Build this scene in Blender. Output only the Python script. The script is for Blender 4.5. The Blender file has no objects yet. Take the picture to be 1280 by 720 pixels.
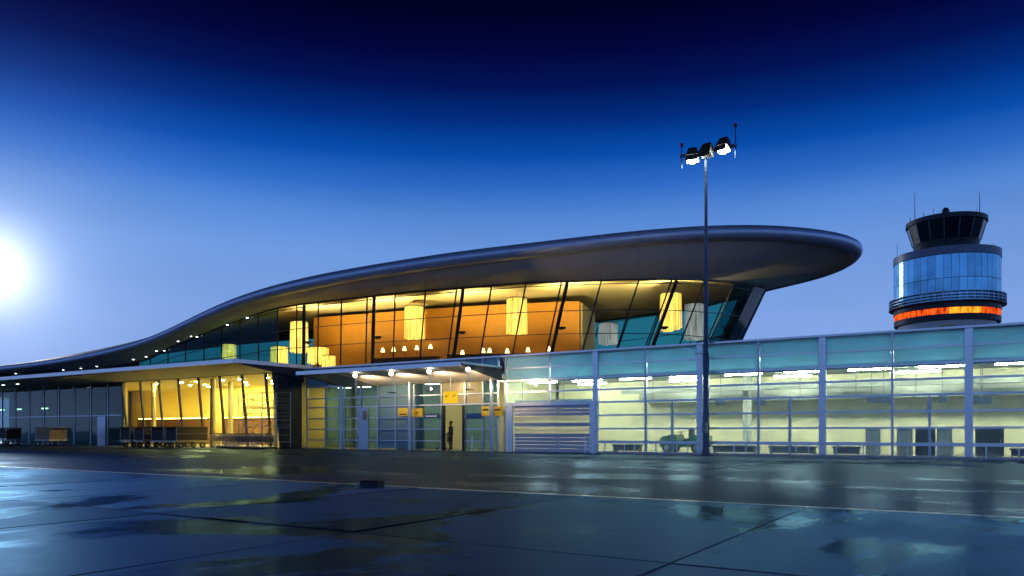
import bpy, bmesh, math, random
from mathutils import Vector, Matrix
random.seed(7)
R = math.radians
scn = bpy.context.scene
COL = scn.collection

# ------------------------------------------------------------------ camera
F, CAMH, YAW = 949.0, 1.15, R(32.3)          # focal length in px of a 1280 px wide picture, eye height, yaw
SN, CS = math.sin(YAW), math.cos(YAW)
cam_d = bpy.data.cameras.new('camera'); cam = bpy.data.objects.new('camera', cam_d); COL.objects.link(cam)
cam.location = (0, 0, CAMH); cam.rotation_euler = (R(90), 0, YAW)
cam_d.sensor_width = 36; cam_d.lens = F/1280*36; cam_d.shift_y = 180/1280; cam_d.clip_end = 9000; cam_d.clip_start = .1
scn.camera = cam

def W(px, py, t):
    q = (px-640)/F
    return Vector((t*(-SN+CS*q), t*(CS+SN*q), CAMH+(540-py)*t/F))
def Wz(px, z, t):
    q = (px-640)/F
    return Vector((t*(-SN+CS*q), t*(CS+SN*q), z))
def onY(px, Y):
    """x of the point seen in column px that lies in the plane y = Y"""
    q = (px-640)/F
    return Y/(CS+SN*q)*(-SN+CS*q)

# ------------------------------------------------------------------ sky and sun
SUN = W(-14, 335, 1) - Vector((0, 0, CAMH)); SUN.normalize()
world = bpy.data.worlds.new('World'); scn.world = world; world.use_nodes = True
nt = world.node_tree; nt.nodes.clear()
def wn(t, **kw):
    n = nt.nodes.new(t)
    for k, v in kw.items(): setattr(n, k, v)
    return n
tc = wn('ShaderNodeTexCoord')
sep = wn('ShaderNodeSeparateXYZ'); nt.links.new(tc.outputs['Generated'], sep.inputs[0])
asin = wn('ShaderNodeMath', operation='ARCSINE'); nt.links.new(sep.outputs['Z'], asin.inputs[0])
mr = wn('ShaderNodeMapRange'); mr.inputs['From Min'].default_value = 0; mr.inputs['From Max'].default_value = R(40)
nt.links.new(asin.outputs[0], mr.inputs['Value'])
ramp = wn('ShaderNodeValToRGB'); nt.links.new(mr.outputs[0], ramp.inputs[0])
def s2l(c): return tuple((v/255/12.92 if v/255 <= .04045 else ((v/255+.055)/1.055)**2.4) for v in c)
stops = [(0, (146, 170, 222)), (4, (138, 167, 228)), (9, (124, 161, 226)), (13, (108, 152, 222)), (15.8, (84, 135, 214)), (17.8, (46, 108, 200)), (19.9, (8, 78, 174)),
         (22.2, (2, 46, 128)), (24.4, (2, 20, 86)), (26.6, (3, 6, 60)), (29, (2, 2, 36)), (40, (1, 1, 16))]
els = ramp.color_ramp.elements
els[0].position = 0; els[0].color = (*s2l(stops[0][1]), 1)
els[1].position = 1; els[1].color = (*s2l(stops[-1][1]), 1)
for d, c in stops[1:-1]:
    e = els.new(d/40); e.color = (*s2l(c), 1)
dot = wn('ShaderNodeVectorMath', operation='DOT_PRODUCT'); dot.inputs[1].default_value = SUN
nt.links.new(tc.outputs['Generated'], dot.inputs[0])
acos = wn('ShaderNodeMath', operation='ARCCOSINE'); nt.links.new(dot.outputs['Value'], acos.inputs[0])
def glow(width, amp, power):
    # amp * exp(-(angle/width)^power)
    d = wn('ShaderNodeMath', operation='DIVIDE'); d.inputs[1].default_value = R(width); nt.links.new(acos.outputs[0], d.inputs[0])
    p = wn('ShaderNodeMath', operation='POWER'); p.inputs[1].default_value = power; nt.links.new(d.outputs[0], p.inputs[0])
    m = wn('ShaderNodeMath', operation='MULTIPLY'); m.inputs[1].default_value = -1; nt.links.new(p.outputs[0], m.inputs[0])
    e = wn('ShaderNodeMath', operation='EXPONENT'); nt.links.new(m.outputs[0], e.inputs[0])
    a = wn('ShaderNodeMath', operation='MULTIPLY'); a.inputs[1].default_value = amp; nt.links.new(e.outputs[0], a.inputs[0])
    return a
bg = wn('ShaderNodeBackground'); nt.links.new(ramp.outputs[0], bg.inputs['Color']); 
wmp = wn('ShaderNodeMapping'); wmp.inputs['Scale'].default_value = (1.6, 1.6, 7); nt.links.new(tc.outputs['Generated'], wmp.inputs[0])
wno = wn('ShaderNodeTexNoise'); wno.inputs['Scale'].default_value = 1.7; wno.inputs['Detail'].default_value = 6; nt.links.new(wmp.outputs[0], wno.inputs['Vector'])
wmr = wn('ShaderNodeMapRange'); wmr.inputs['To Min'].default_value = .86; wmr.inputs['To Max'].default_value = 1.14; nt.links.new(wno.outputs['Fac'], wmr.inputs['Value'])
nt.links.new(wmr.outputs[0], bg.inputs['Strength'])          # faint unevenness of thin dusk cloud
def glow_bg(col, node):
    b = wn('ShaderNodeBackground'); b.inputs['Color'].default_value = (*col, 1); nt.links.new(node.outputs[0], b.inputs['Strength']); return b
g1 = glow_bg((1, .98, .92), glow(2.0, 1.4, 1.5))
g2 = glow_bg((.72, .86, 1), glow(5.6, .30, 1.5))
a1 = wn('ShaderNodeAddShader'); nt.links.new(bg.outputs[0], a1.inputs[0]); nt.links.new(g1.outputs[0], a1.inputs[1])
a2 = wn('ShaderNodeAddShader'); nt.links.new(a1.outputs[0], a2.inputs[0]); nt.links.new(g2.outputs[0], a2.inputs[1])
wo = wn('ShaderNodeOutputWorld'); nt.links.new(a2.outputs[0], wo.inputs['Surface'])

sun_d = bpy.data.lights.new('sun', 'SUN'); sun_d.energy = .16; sun_d.angle = R(5); sun_d.color = (1, .95, .85)
sun = bpy.data.objects.new('sun', sun_d); COL.objects.link(sun)
sun.rotation_euler = SUN.to_track_quat('Z', 'Y').to_euler()

scn.view_settings.view_transform = 'Standard'; scn.view_settings.look = 'None'
scn.view_settings.exposure = 0; scn.view_settings.gamma = 1; scn.view_settings.use_curve_mapping = False
scn.render.engine = 'CYCLES'
scn.cycles.use_denoising = True
scn.cycles.max_bounces = 10; scn.cycles.diffuse_bounces = 4; scn.cycles.glossy_bounces = 4
scn.cycles.transmission_bounces = 6; scn.cycles.transparent_max_bounces = 24
scn.cycles.sample_clamp_indirect = 6; scn.cycles.caustics_reflective = False; scn.cycles.caustics_refractive = False
scn.cycles.use_light_tree = True

# ------------------------------------------------------------------ materials
def new_mat(name):
    m = bpy.data.materials.new(name); m.use_nodes = True; m.node_tree.nodes.clear()
    return m, m.node_tree
def N(t, kind, **kw):
    n = t.nodes.new(kind)
    for k, v in kw.items(): setattr(n, k, v)
    return n
def pbr(name, col, rough=.5, metal=0, var=.18, scale=2.5, bump=.0, spec=.5, rvar=.1, coat=0, streak=None):
    m, t = new_mat(name); L = t.links
    o = N(t, 'ShaderNodeOutputMaterial'); b = N(t, 'ShaderNodeBsdfPrincipled')
    geo = N(t, 'ShaderNodeNewGeometry'); mp = N(t, 'ShaderNodeMapping'); mp.inputs['Scale'].default_value = streak or (1, 1, 1)
    L.new(geo.outputs['Position'], mp.inputs[0])
    n1 = N(t, 'ShaderNodeTexNoise'); n1.inputs['Scale'].default_value = scale; n1.inputs['Detail'].default_value = 6; n1.inputs['Roughness'].default_value = .65
    L.new(mp.outputs[0], n1.inputs['Vector'])
    oi = N(t, 'ShaderNodeObjectInfo')
    ad = N(t, 'ShaderNodeMath', operation='MULTIPLY_ADD'); ad.inputs[1].default_value = .35; L.new(oi.outputs['Random'], ad.inputs[0]); L.new(n1.outputs['Fac'], ad.inputs[2])
    r = N(t, 'ShaderNodeMapRange'); r.inputs['From Min'].default_value = .3; r.inputs['From Max'].default_value = 1.05
    r.inputs['To Min'].default_value = 1-var; r.inputs['To Max'].default_value = 1+var; L.new(ad.outputs[0], r.inputs['Value'])
    mx = N(t, 'ShaderNodeVectorMath', operation='SCALE'); mx.inputs[0].default_value = col; L.new(r.outputs[0], mx.inputs['Scale'])
    L.new(mx.outputs[0], b.inputs['Base Color'])
    rr = N(t, 'ShaderNodeMapRange'); rr.inputs['To Min'].default_value = max(.02, rough-rvar); rr.inputs['To Max'].default_value = min(1, rough+rvar)
    L.new(n1.outputs['Fac'], rr.inputs['Value']); L.new(rr.outputs[0], b.inputs['Roughness'])
    b.inputs['Metallic'].default_value = metal; b.inputs['Specular IOR Level'].default_value = spec; b.inputs['Coat Weight'].default_value = coat
    if bump:
        bp = N(t, 'ShaderNodeBump'); bp.inputs['Strength'].default_value = bump; bp.inputs['Distance'].default_value = .02
        L.new(n1.outputs['Fac'], bp.inputs['Height']); L.new(bp.outputs[0], b.inputs['Normal'])
    L.new(b.outputs[0], o.inputs[0]); return m
def emit(name, col, s, streaks=0.0, scale=(9, 9, .6)):
    m, t = new_mat(name); L = t.links
    o = N(t, 'ShaderNodeOutputMaterial'); e = N(t, 'ShaderNodeEmission'); e.inputs['Color'].default_value = (*col, 1); e.inputs['Strength'].default_value = s
    if streaks:
        g = N(t, 'ShaderNodeNewGeometry'); mp = N(t, 'ShaderNodeMapping'); mp.inputs['Scale'].default_value = scale; L.new(g.outputs['Position'], mp.inputs[0])
        n = N(t, 'ShaderNodeTexNoise'); n.inputs['Scale'].default_value = 1; n.inputs['Detail'].default_value = 3; L.new(mp.outputs[0], n.inputs['Vector'])
        r = N(t, 'ShaderNodeMapRange'); r.inputs['From Min'].default_value = .3; r.inputs['From Max'].default_value = .7
        r.inputs['To Min'].default_value = s*(1-streaks); r.inputs['To Max'].default_value = s*(1+streaks)
        L.new(n.outputs['Fac'], r.inputs['Value']); L.new(r.outputs[0], e.inputs['Strength'])
    L.new(e.outputs[0], o.inputs[0]); return m
def glass(name, tint, ior=1.45, rough=.02, dirt=.0, dirtcol=(.5, .55, .6), gloss=1.0):
    """a thin pane: tinted see-through with fresnel reflection and a little dirt"""
    m, t = new_mat(name); L = t.links
    o = N(t, 'ShaderNodeOutputMaterial'); tr = N(t, 'ShaderNodeBsdfTransparent'); tr.inputs[0].default_value = (*tint, 1)
    gl = N(t, 'ShaderNodeBsdfGlossy'); gl.inputs['Roughness'].default_value = rough; gl.inputs['Color'].default_value = (gloss, gloss, gloss, 1)
    geo = N(t, 'ShaderNodeNewGeometry'); n = N(t, 'ShaderNodeTexNoise'); n.inputs['Scale'].default_value = .9; n.inputs['Detail'].default_value = 4
    L.new(geo.outputs['Position'], n.inputs['Vector'])
    bp = N(t, 'ShaderNodeBump'); bp.inputs['Strength'].default_value = .06; bp.inputs['Distance'].default_value = .08; L.new(n.outputs['Fac'], bp.inputs['Height'])
    L.new(bp.outputs[0], gl.inputs['Normal'])
    lw = N(t, 'ShaderNodeLayerWeight'); lw.inputs['Blend'].default_value = .5      # Schlick, the same from both sides of the pane
    pw = N(t, 'ShaderNodeMath', operation='POWER'); pw.inputs[1].default_value = 5; L.new(lw.outputs['Facing'], pw.inputs[0])
    f0 = ((ior-1)/(ior+1))**2
    fr = N(t, 'ShaderNodeMath', operation='MULTIPLY_ADD'); fr.inputs[1].default_value = 1-f0; fr.inputs[2].default_value = f0; L.new(pw.outputs[0], fr.inputs[0])
    mx = N(t, 'ShaderNodeMixShader'); L.new(fr.outputs[0], mx.inputs[0]); L.new(tr.outputs[0], mx.inputs[1]); L.new(gl.outputs[0], mx.inputs[2])
    last = mx
    if dirt:
        d = N(t, 'ShaderNodeBsdfDiffuse'); d.inputs['Color'].default_value = (*dirtcol, 1)
        dm = N(t, 'ShaderNodeMath', operation='MULTIPLY'); dm.inputs[1].default_value = dirt*2; L.new(n.outputs['Fac'], dm.inputs[0])
        mx2 = N(t, 'ShaderNodeMixShader'); L.new(dm.outputs[0], mx2.inputs[0]); L.new(mx.outputs[0], mx2.inputs[1]); L.new(d.outputs[0], mx2.inputs[2]); last = mx2
    L.new(last.outputs[0], o.inputs[0]); return m
def frosted(name, col, trans):
    m, t = new_mat(name); L = t.links
    o = N(t, 'ShaderNodeOutputMaterial'); b = N(t, 'ShaderNodeBsdfPrincipled'); tl = N(t, 'ShaderNodeBsdfTranslucent')
    oi = N(t, 'ShaderNodeObjectInfo'); geo = N(t, 'ShaderNodeNewGeometry'); n = N(t, 'ShaderNodeTexNoise'); n.inputs['Scale'].default_value = .8; n.inputs['Detail'].default_value = 5
    L.new(geo.outputs['Position'], n.inputs['Vector'])
    ad = N(t, 'ShaderNodeMath', operation='MULTIPLY_ADD'); ad.inputs[1].default_value = .3; L.new(oi.outputs['Random'], ad.inputs[0]); L.new(n.outputs['Fac'], ad.inputs[2])
    r = N(t, 'ShaderNodeMapRange'); r.inputs['To Min'].default_value = .75; r.inputs['To Max'].default_value = 1.15; L.new(ad.outputs[0], r.inputs['Value'])
    mx = N(t, 'ShaderNodeVectorMath', operation='SCALE'); mx.inputs[0].default_value = col; L.new(r.outputs[0], mx.inputs['Scale'])
    L.new(mx.outputs[0], b.inputs['Base Color']); L.new(mx.outputs[0], tl.inputs['Color']); b.inputs['Roughness'].default_value = .22; b.inputs['Specular IOR Level'].default_value = .5
    ms = N(t, 'ShaderNodeMixShader'); ms.inputs[0].default_value = trans; L.new(b.outputs[0], ms.inputs[1]); L.new(tl.outputs[0], ms.inputs[2])
    L.new(ms.outputs[0], o.inputs[0]); return m
def wet_ground(name, base, dry_rough, wet_rough, scale, lo, hi, stretch=(1, 1, 1), spec=.5, bump=.15, grain=40, wetcol=.45, wetspec=.5, sky_tint=(.75, .86, 1)):
    """concrete or asphalt with standing water: noise decides where it is wet (dark and smooth)"""
    m, t = new_mat(name); L = t.links
    o = N(t, 'ShaderNodeOutputMaterial'); b = N(t, 'ShaderNodeBsdfDiffuse'); geo = N(t, 'ShaderNodeNewGeometry')
    mp = N(t, 'ShaderNodeMapping'); mp.inputs['Scale'].default_value = stretch; L.new(geo.outputs['Position'], mp.inputs[0])
    n = N(t, 'ShaderNodeTexNoise'); n.inputs['Scale'].default_value = scale; n.inputs['Detail'].default_value = 9; n.inputs['Roughness'].default_value = .55; n.inputs['Distortion'].default_value = .5
    L.new(mp.outputs[0], n.inputs['Vector'])
    wet = N(t, 'ShaderNodeMapRange'); wet.interpolation_type = 'SMOOTHSTEP'
    wet.inputs['From Min'].default_value = lo; wet.inputs['From Max'].default_value = hi; L.new(n.outputs['Fac'], wet.inputs['Value'])
    g = N(t, 'ShaderNodeTexNoise'); g.inputs['Scale'].default_value = grain; g.inputs['Detail'].default_value = 6; L.new(geo.outputs['Position'], g.inputs['Vector'])
    g2 = N(t, 'ShaderNodeTexNoise'); g2.inputs['Scale'].default_value = .7; g2.inputs['Detail'].default_value = 8; g2.inputs['Roughness'].default_value = .7; L.new(geo.outputs['Position'], g2.inputs['Vector'])
    oi = N(t, 'ShaderNodeObjectInfo')
    v = N(t, 'ShaderNodeMath', operation='MULTIPLY_ADD'); v.inputs[1].default_value = .5; L.new(g.outputs['Fac'], v.inputs[0]); L.new(g2.outputs['Fac'], v.inputs[2])
    v2 = N(t, 'ShaderNodeMath', operation='MULTIPLY_ADD'); v2.inputs[1].default_value = .25; L.new(oi.outputs['Random'], v2.inputs[0]); L.new(v.outputs[0], v2.inputs[2])
    vr = N(t, 'ShaderNodeMapRange'); vr.inputs['From Min'].default_value = .5; vr.inputs['From Max'].default_value = 1.2; vr.inputs['To Min'].default_value = .7; vr.inputs['To Max'].default_value = 1.25
    L.new(v2.outputs[0], vr.inputs['Value'])
    wc = N(t, 'ShaderNodeMapRange'); wc.inputs['To Min'].default_value = 1; wc.inputs['To Max'].default_value = wetcol; L.new(wet.outputs[0], wc.inputs['Value'])
    k = N(t, 'ShaderNodeMath', operation='MULTIPLY'); L.new(vr.outputs[0], k.inputs[0]); L.new(wc.outputs[0], k.inputs[1])
    c = N(t, 'ShaderNodeVectorMath', operation='SCALE'); c.inputs[0].default_value = base; L.new(k.outputs[0], c.inputs['Scale']); L.new(c.outputs[0], b.inputs['Color'])
    rg = N(t, 'ShaderNodeMapRange'); rg.inputs['To Min'].default_value = dry_rough; rg.inputs['To Max'].default_value = wet_rough; L.new(wet.outputs[0], rg.inputs['Value'])
    rv = N(t, 'ShaderNodeMath', operation='MULTIPLY_ADD'); rv.inputs[1].default_value = .16; L.new(g2.outputs['Fac'], rv.inputs[0])
    rs = N(t, 'ShaderNodeMath', operation='SUBTRACT'); rs.inputs[1].default_value = .08; L.new(rg.outputs[0], rs.inputs[0]); L.new(rs.outputs[0], rv.inputs[2])
    sp = N(t, 'ShaderNodeMapRange'); sp.inputs['To Min'].default_value = spec; sp.inputs['To Max'].default_value = wetspec; L.new(wet.outputs[0], sp.inputs['Value'])
    gl = N(t, 'ShaderNodeBsdfGlossy'); gl.inputs['Color'].default_value = (*sky_tint, 1); L.new(rv.outputs[0], gl.inputs['Roughness'])  # gloss colour is tinted: the blue of sky light put into the material
    lw = N(t, 'ShaderNodeLayerWeight'); lw.inputs['Blend'].default_value = .5
    pw = N(t, 'ShaderNodeMath', operation='POWER'); pw.inputs[1].default_value = 4; L.new(lw.outputs['Facing'], pw.inputs[0])
    fa = N(t, 'ShaderNodeMath', operation='MULTIPLY_ADD'); fa.inputs[1].default_value = .97; fa.inputs[2].default_value = .03; L.new(pw.outputs[0], fa.inputs[0])
    ff = N(t, 'ShaderNodeMath', operation='MULTIPLY'); L.new(fa.outputs[0], ff.inputs[0])
    orr = N(t, 'ShaderNodeMapRange'); orr.inputs['To Min'].default_value = .72; orr.inputs['To Max'].default_value = 1.25; L.new(oi.outputs['Random'], orr.inputs['Value'])
    sv = N(t, 'ShaderNodeMath', operation='MULTIPLY'); L.new(sp.outputs[0], sv.inputs[0]); L.new(orr.outputs[0], sv.inputs[1]); L.new(sv.outputs[0], ff.inputs[1])
    bs = N(t, 'ShaderNodeMapRange'); bs.inputs['To Min'].default_value = bump; bs.inputs['To Max'].default_value = bump*.08; L.new(wet.outputs[0], bs.inputs['Value'])
    bp = N(t, 'ShaderNodeBump'); bp.inputs['Distance'].default_value = .02; L.new(bs.outputs[0], bp.inputs['Strength']); L.new(v.outputs[0], bp.inputs['Height']); L.new(bp.outputs[0], b.inputs['Normal']); L.new(bp.outputs[0], gl.inputs['Normal'])
    ms = N(t, 'ShaderNodeMixShader'); L.new(ff.outputs[0], ms.inputs[0]); L.new(b.outputs[0], ms.inputs[1]); L.new(gl.outputs[0], ms.inputs[2])
    L.new(ms.outputs[0], o.inputs[0]); return m

M = {}
M['slab'] = wet_ground('wet_concrete', (.07, .10, .17), .46, .22, .40, .485, .585, (1, .62, 1), spec=.60, bump=.12, wetcol=.25, wetspec=.18, sky_tint=(.28, .60, 1))  # slab reflections painted blue, as if only sky lit them
M['asphalt'] = wet_ground('wet_asphalt', (.034, .046, .072), .42, .20, .16, .42, .66, (.6, 1.4, 1), spec=.34, bump=.10, grain=60, wetspec=.40, sky_tint=(.46, .68, 1))  # same blue sky colour painted into the road's reflections
M['ground'] = wet_ground('far_ground', (.045, .05, .06), .45, .2, .1, .45, .6, spec=.4)
M['joint'] = pbr('joint_filler', (.012, .013, .016), .8)
M['paint'] = pbr('line_paint', (.80, .80, .78), .35, var=.3, scale=9)
M['alu'] = pbr('brushed_aluminium', (.74, .79, .86), .32, .9, var=.08, scale=.8, rvar=.05)
M['rail'] = pbr('light_aluminium', (.74, .84, .92), .32, .8, var=.1, scale=6)
M['post'] = pbr('blue_grey_steel', (.50, .62, .74), .34, .75, var=.12, scale=4)
M['dark'] = pbr('dark_steel', (.035, .042, .06), .45, .5, var=.2, scale=5)
M['bull'] = pbr('roof_edge_metal', (.66, .78, 1.0), .46, .6, var=.08, scale=.5, rvar=.06)
M['soffit'] = pbr('soffit_panel', (.74, .80, .92), .5, .0, var=.07, scale=.4)
M['rooftop'] = pbr('roof_sheet', (.25, .27, .30), .45, .6, var=.1, scale=1)
M['ceiling'] = pbr('cream_ceiling', (.78, .70, .46), .7, var=.06, scale=.7)
M['orange'] = pbr('orange_wall', (.56, .25, .025), .6, var=.2, scale=.8)
M['pale'] = pbr('pale_plaster', (.52, .55, .50), .7, var=.06, scale=1)
M['cream'] = pbr('cream_wall', (.78, .77, .52), .6, var=.07, scale=.8)
M['duct'] = pbr('grey_duct', (.30, .33, .30), .5, .2, var=.15, scale=1.5)
M['floor'] = pbr('hall_floor', (.30, .29, .25), .3, var=.12, scale=3)
M['yellow'] = pbr('yellow_wall', (.84, .72, .22), .6, var=.08, scale=.8)
M['yceil'] = pbr('yellow_ceiling', (.82, .74, .34), .6, var=.08, scale=.8)
M['brown'] = pbr('brown_stone', (.16, .08, .035), .6, var=.5, scale=5, bump=.4)
M['column'] = pbr('concrete_column', (.32, .28, .16), .6, var=.12, scale=4)
M['teal_frost'] = frosted('teal_frosted_glass', (.50, .82, .93), .55)
M['blue_frost'] = frosted('blue_frosted_glass', (.26, .50, .66), .40)
M['white_frost'] = frosted('pale_frosted_glass', (.62, .62, .48), .5)
M['clear'] = glass('clear_pane', (.89, .975, .965), 1.3, dirt=.13, dirtcol=(.70, .85, .88))
M['warm_clear'] = glass('hall_pane', (.93, .94, .90), 1.28)
M['teal_glass'] = glass('teal_pane', (.27, .68, .62), 1.4)
M['front_teal'] = glass('reflective_teal_pane', (.62, .84, .84), 2.5, gloss=.75)
M['prow_glass'] = glass('prow_pane', (.30, .56, .60), 1.25, gloss=.22)
M['dark_glass'] = glass('dark_pane', (.40, .60, .60), 1.5, dirt=.02)
M['blue_pane'] = glass('blue_pane', (.52, .74, .82), 1.5, dirt=.09, dirtcol=(.25, .42, .55))
M['tower_glass'] = None
M['black'] = pbr('black_rubber', (.014, .014, .016), .6)
M['steelgrey'] = pbr('galvanised_steel', (.38, .40, .42), .4, .8, var=.2, scale=8)
M['canvas'] = pbr('dark_canvas', (.05, .035, .03), .7, var=.35, scale=4, bump=.3)
M['tan'] = pbr('tan_canvas', (.35, .24, .12), .7, var=.25, scale=4, bump=.3)
M['green'] = pbr('green_paint', (.06, .20, .09), .35, 0, var=.15, scale=3, coat=.4)
M['navy'] = pbr('dark_blue_paint', (.02, .035, .07), .3, 0, var=.15, coat=.4)
M['white'] = pbr('white_paint', (.75, .76, .76), .4, 0, var=.06)
M['grey'] = pbr('grey_panel', (.40, .44, .46), .4, 0, var=.1)
M['mast'] = pbr('mast_steel', (.10, .13, .19), .42, .7, var=.2, scale=3)
M['olive'] = pbr('lamp_housing', (.10, .10, .07), .45, .3)
M['tealpanel'] = pbr('dark_teal_panel', (.05, .12, .15), .3)
M['red'] = pbr('red_plastic', (.35, .03, .02), .35)
M['shutter'] = pbr('shutter_slat', (.58, .65, .76), .4, .4, var=.08, scale=2)
M['shutter_pale'] = frosted('shutter_window', (.92, .92, .82), .82)
M['bluesign'] = pbr('blue_sign', (.01, .08, .32), .35)
M['ysign'] = emit('lit_yellow_sign', (1, .60, .03), .95)
M['ysign_dim'] = pbr('yellow_sign', (.70, .55, .05), .4)
M['pict'] = pbr('sign_print', (.02, .02, .02), .5)
M['tube'] = emit('fluorescent', (1, .94, .70), 165)
M['cool'] = emit('added_void_strip', (.62, .88, 1), 26)  # for the lamps added behind the frosted band
M['tubedim'] = emit('green_fluorescent', (.75, 1, .65), 7)
M['down'] = emit('warm_downlight', (1, .80, .28), 1300)
M['ledge'] = emit('cove_strip', (1, .72, .16), 16)
M['dot'] = emit('soffit_downlight', (.92, 1, .95), 9)
M['pend'] = emit('fringe_lamp', (1, .64, .11), 1.9, .5, (5, 5, .5))
M['pendhot'] = emit('fringe_lamp_core', (1, .80, .30), 5)
M['pendoff'] = emit('dim_fringe_lamp', (.80, .92, .95), .34, .6, (5, 5, .5))
M['tlamp'] = emit('table_lamp', (1, .78, .36), 3.2)
M['upl'] = emit('uplight_lamp', (1, .84, .58), 14)
M['flood'] = emit('floodlight_face', (1, .97, .86), 32)
M['band'] = emit('display_band', (1, .10, .01), 1.0, .9, (2.2, 2.2, .9))
M['bandhot'] = emit('display_band_bright', (1, .33, .02), 1.4, .7, (2.2, 2.2, .9))
M['cloth'] = pbr('dark_cloth', (.02, .022, .03), .85)
M['skin'] = pbr('skin', (.35, .20, .14), .55)

# ------------------------------------------------------------------ mesh helpers
class G:
    def __init__(s): s.v = []; s.f = []
    def add(s, v, f):
        o = len(s.v); s.v += [Vector(a) for a in v]; s.f += [[i+o for i in q] for q in f]; return s
    def box(s, x0, x1, y0, y1, z0, z1):
        return s.add([(x0,y0,z0),(x1,y0,z0),(x1,y1,z0),(x0,y1,z0),(x0,y0,z1),(x1,y0,z1),(x1,y1,z1),(x0,y1,z1)],
                     [(3,2,1,0),(4,5,6,7),(0,1,5,4),(1,2,6,5),(2,3,7,6),(3,0,4,7)])
    def cbox(s, x0, x1, y0, y1, z0, z1, c):
        """box with chamfered top edges"""
        return s.add([(x0,y0,z0),(x1,y0,z0),(x1,y1,z0),(x0,y1,z0),(x0,y0,z1-c),(x1,y0,z1-c),(x1,y1,z1-c),(x0,y1,z1-c),
                      (x0+c,y0+c,z1),(x1-c,y0+c,z1),(x1-c,y1-c,z1),(x0+c,y1-c,z1)],
                     [(3,2,1,0),(0,1,5,4),(1,2,6,5),(2,3,7,6),(3,0,4,7),(4,5,9,8),(5,6,10,9),(6,7,11,10),(7,4,8,11),(8,9,10,11)])
    def tube(s, p0, p1, r0, r1=None, n=8, caps=True):
        p0, p1 = Vector(p0), Vector(p1); r1 = r0 if r1 is None else r1
        d = (p1-p0).normalized(); a = d.orthogonal().normalized(); b = d.cross(a)
        v = []; f = []
        for p, r in ((p0, r0), (p1, r1)):
            for i in range(n):
                w = 2*math.pi*i/n; v.append(p+a*math.cos(w)*r+b*math.sin(w)*r)
        for i in range(n): f.append((i, (i+1) % n, n+(i+1) % n, n+i))
        if caps: f += [tuple(range(n))[::-1], tuple(range(n, 2*n))]
        return s.add(v, f)
    def path(s, pts, r, n=8):
        for a, b in zip(pts[:-1], pts[1:]): s.tube(a, b, r, r, n)
        return s
    def lathe(s, prof, n=24, c=(0, 0, 0), a0=0, a1=2*math.pi, caps=True):
        c = Vector(c); full = abs(a1-a0-2*math.pi) < 1e-6; m = n if full else n+1
        v = []; f = []
        for r, z in prof:
            for i in range(m):
                w = a0+(a1-a0)*i/n; v.append(c+Vector((r*math.cos(w), r*math.sin(w), z)))
        for j in range(len(prof)-1):
            for i in range(n):
                k = (i+1) % m; f.append((j*m+i, j*m+k, (j+1)*m+k, (j+1)*m+i))
        if caps and full: f += [tuple(range(m))[::-1], tuple(range((len(prof)-1)*m, len(prof)*m))]
        return s.add(v, f)
    def slab4(s, a, b, c, d, th):
        """quad a b c d given a thickness along its normal"""
        a, b, c, d = map(Vector, (a, b, c, d)); n = (c-a).cross(d-b).normalized()*th/2
        return s.add([a-n, b-n, c-n, d-n, a+n, b+n, c+n, d+n], [(3,2,1,0),(4,5,6,7),(0,1,5,4),(1,2,6,5),(2,3,7,6),(3,0,4,7)])
    def bar(s, p0, p1, w, h, up=(0, 0, 1)):
        p0, p1 = Vector(p0), Vector(p1); d = (p1-p0).normalized(); a = d.cross(Vector(up))
        if a.length < 1e-4: a = d.orthogonal()
        a = a.normalized()*w/2; b = a.cross(d).normalized()*h/2
        v = [p+i*a+j*b for p in (p0, p1) for i, j in ((-1,-1),(1,-1),(1,1),(-1,1))]
        return s.add(v, [(3,2,1,0),(4,5,6,7),(0,1,5,4),(1,2,6,5),(2,3,7,6),(3,0,4,7)])
    def prism(s, pts, z0, z1):
        n = len(pts); v = [(p[0], p[1], z0) for p in pts]+[(p[0], p[1], z1) for p in pts]
        return s.add(v, [tuple(range(n))[::-1], tuple(range(n, 2*n))]+[(i, (i+1) % n, n+(i+1) % n, n+i) for i in range(n)])

ORG = {}
def empty(name, loc, label=None, cat=None, group=None):
    o = bpy.data.objects.new(name, None); COL.objects.link(o); o.location = loc; ORG[o] = Vector(loc); o.empty_display_size = .3
    tag(o, label, cat, group); return o
def tag(o, label=None, cat=None, group=None, kind=None):
    if label: o['label'] = label
    if cat: o['category'] = cat
    if group: o['group'] = group
    if kind: o['kind'] = kind
    return o
MIR = []
def obj(name, g, mat, parent=None, smooth=False, fix=True):
    """one mesh object; coordinates in g are world coordinates"""
    lo = Vector([min(v[i] for v in g.v) for i in range(3)]); hi = Vector([max(v[i] for v in g.v) for i in range(3)])
    c = (lo+hi)/2; c.z = lo.z
    me = bpy.data.meshes.new(name); me.from_pydata([tuple(v-c) for v in g.v], [], g.f); me.update()
    if fix:
        bm = bmesh.new(); bm.from_mesh(me); bmesh.ops.recalc_face_normals(bm, faces=bm.faces); bm.to_mesh(me); bm.free()
    if smooth:
        for p in me.polygons: p.use_smooth = True
        try: me.set_sharp_from_angle(angle=R(38))
        except Exception: pass
    me.materials.append(M[mat] if isinstance(mat, str) else mat)
    o = bpy.data.objects.new(name, me); COL.objects.link(o); ORG[o] = c.copy()
    if parent is not None: o.parent = parent; o.location = c-ORG[parent]
    else: o.location = c
    return o
def again(o, at, parent, name=None):
    """a copy of a mesh part, sharing its mesh, with its origin at world point at"""
    c = o.copy(); COL.objects.link(c); ORG[c] = Vector(at); c.parent = parent
    c.location = Vector(at)-(ORG[parent] if parent else Vector()); return c
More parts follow.
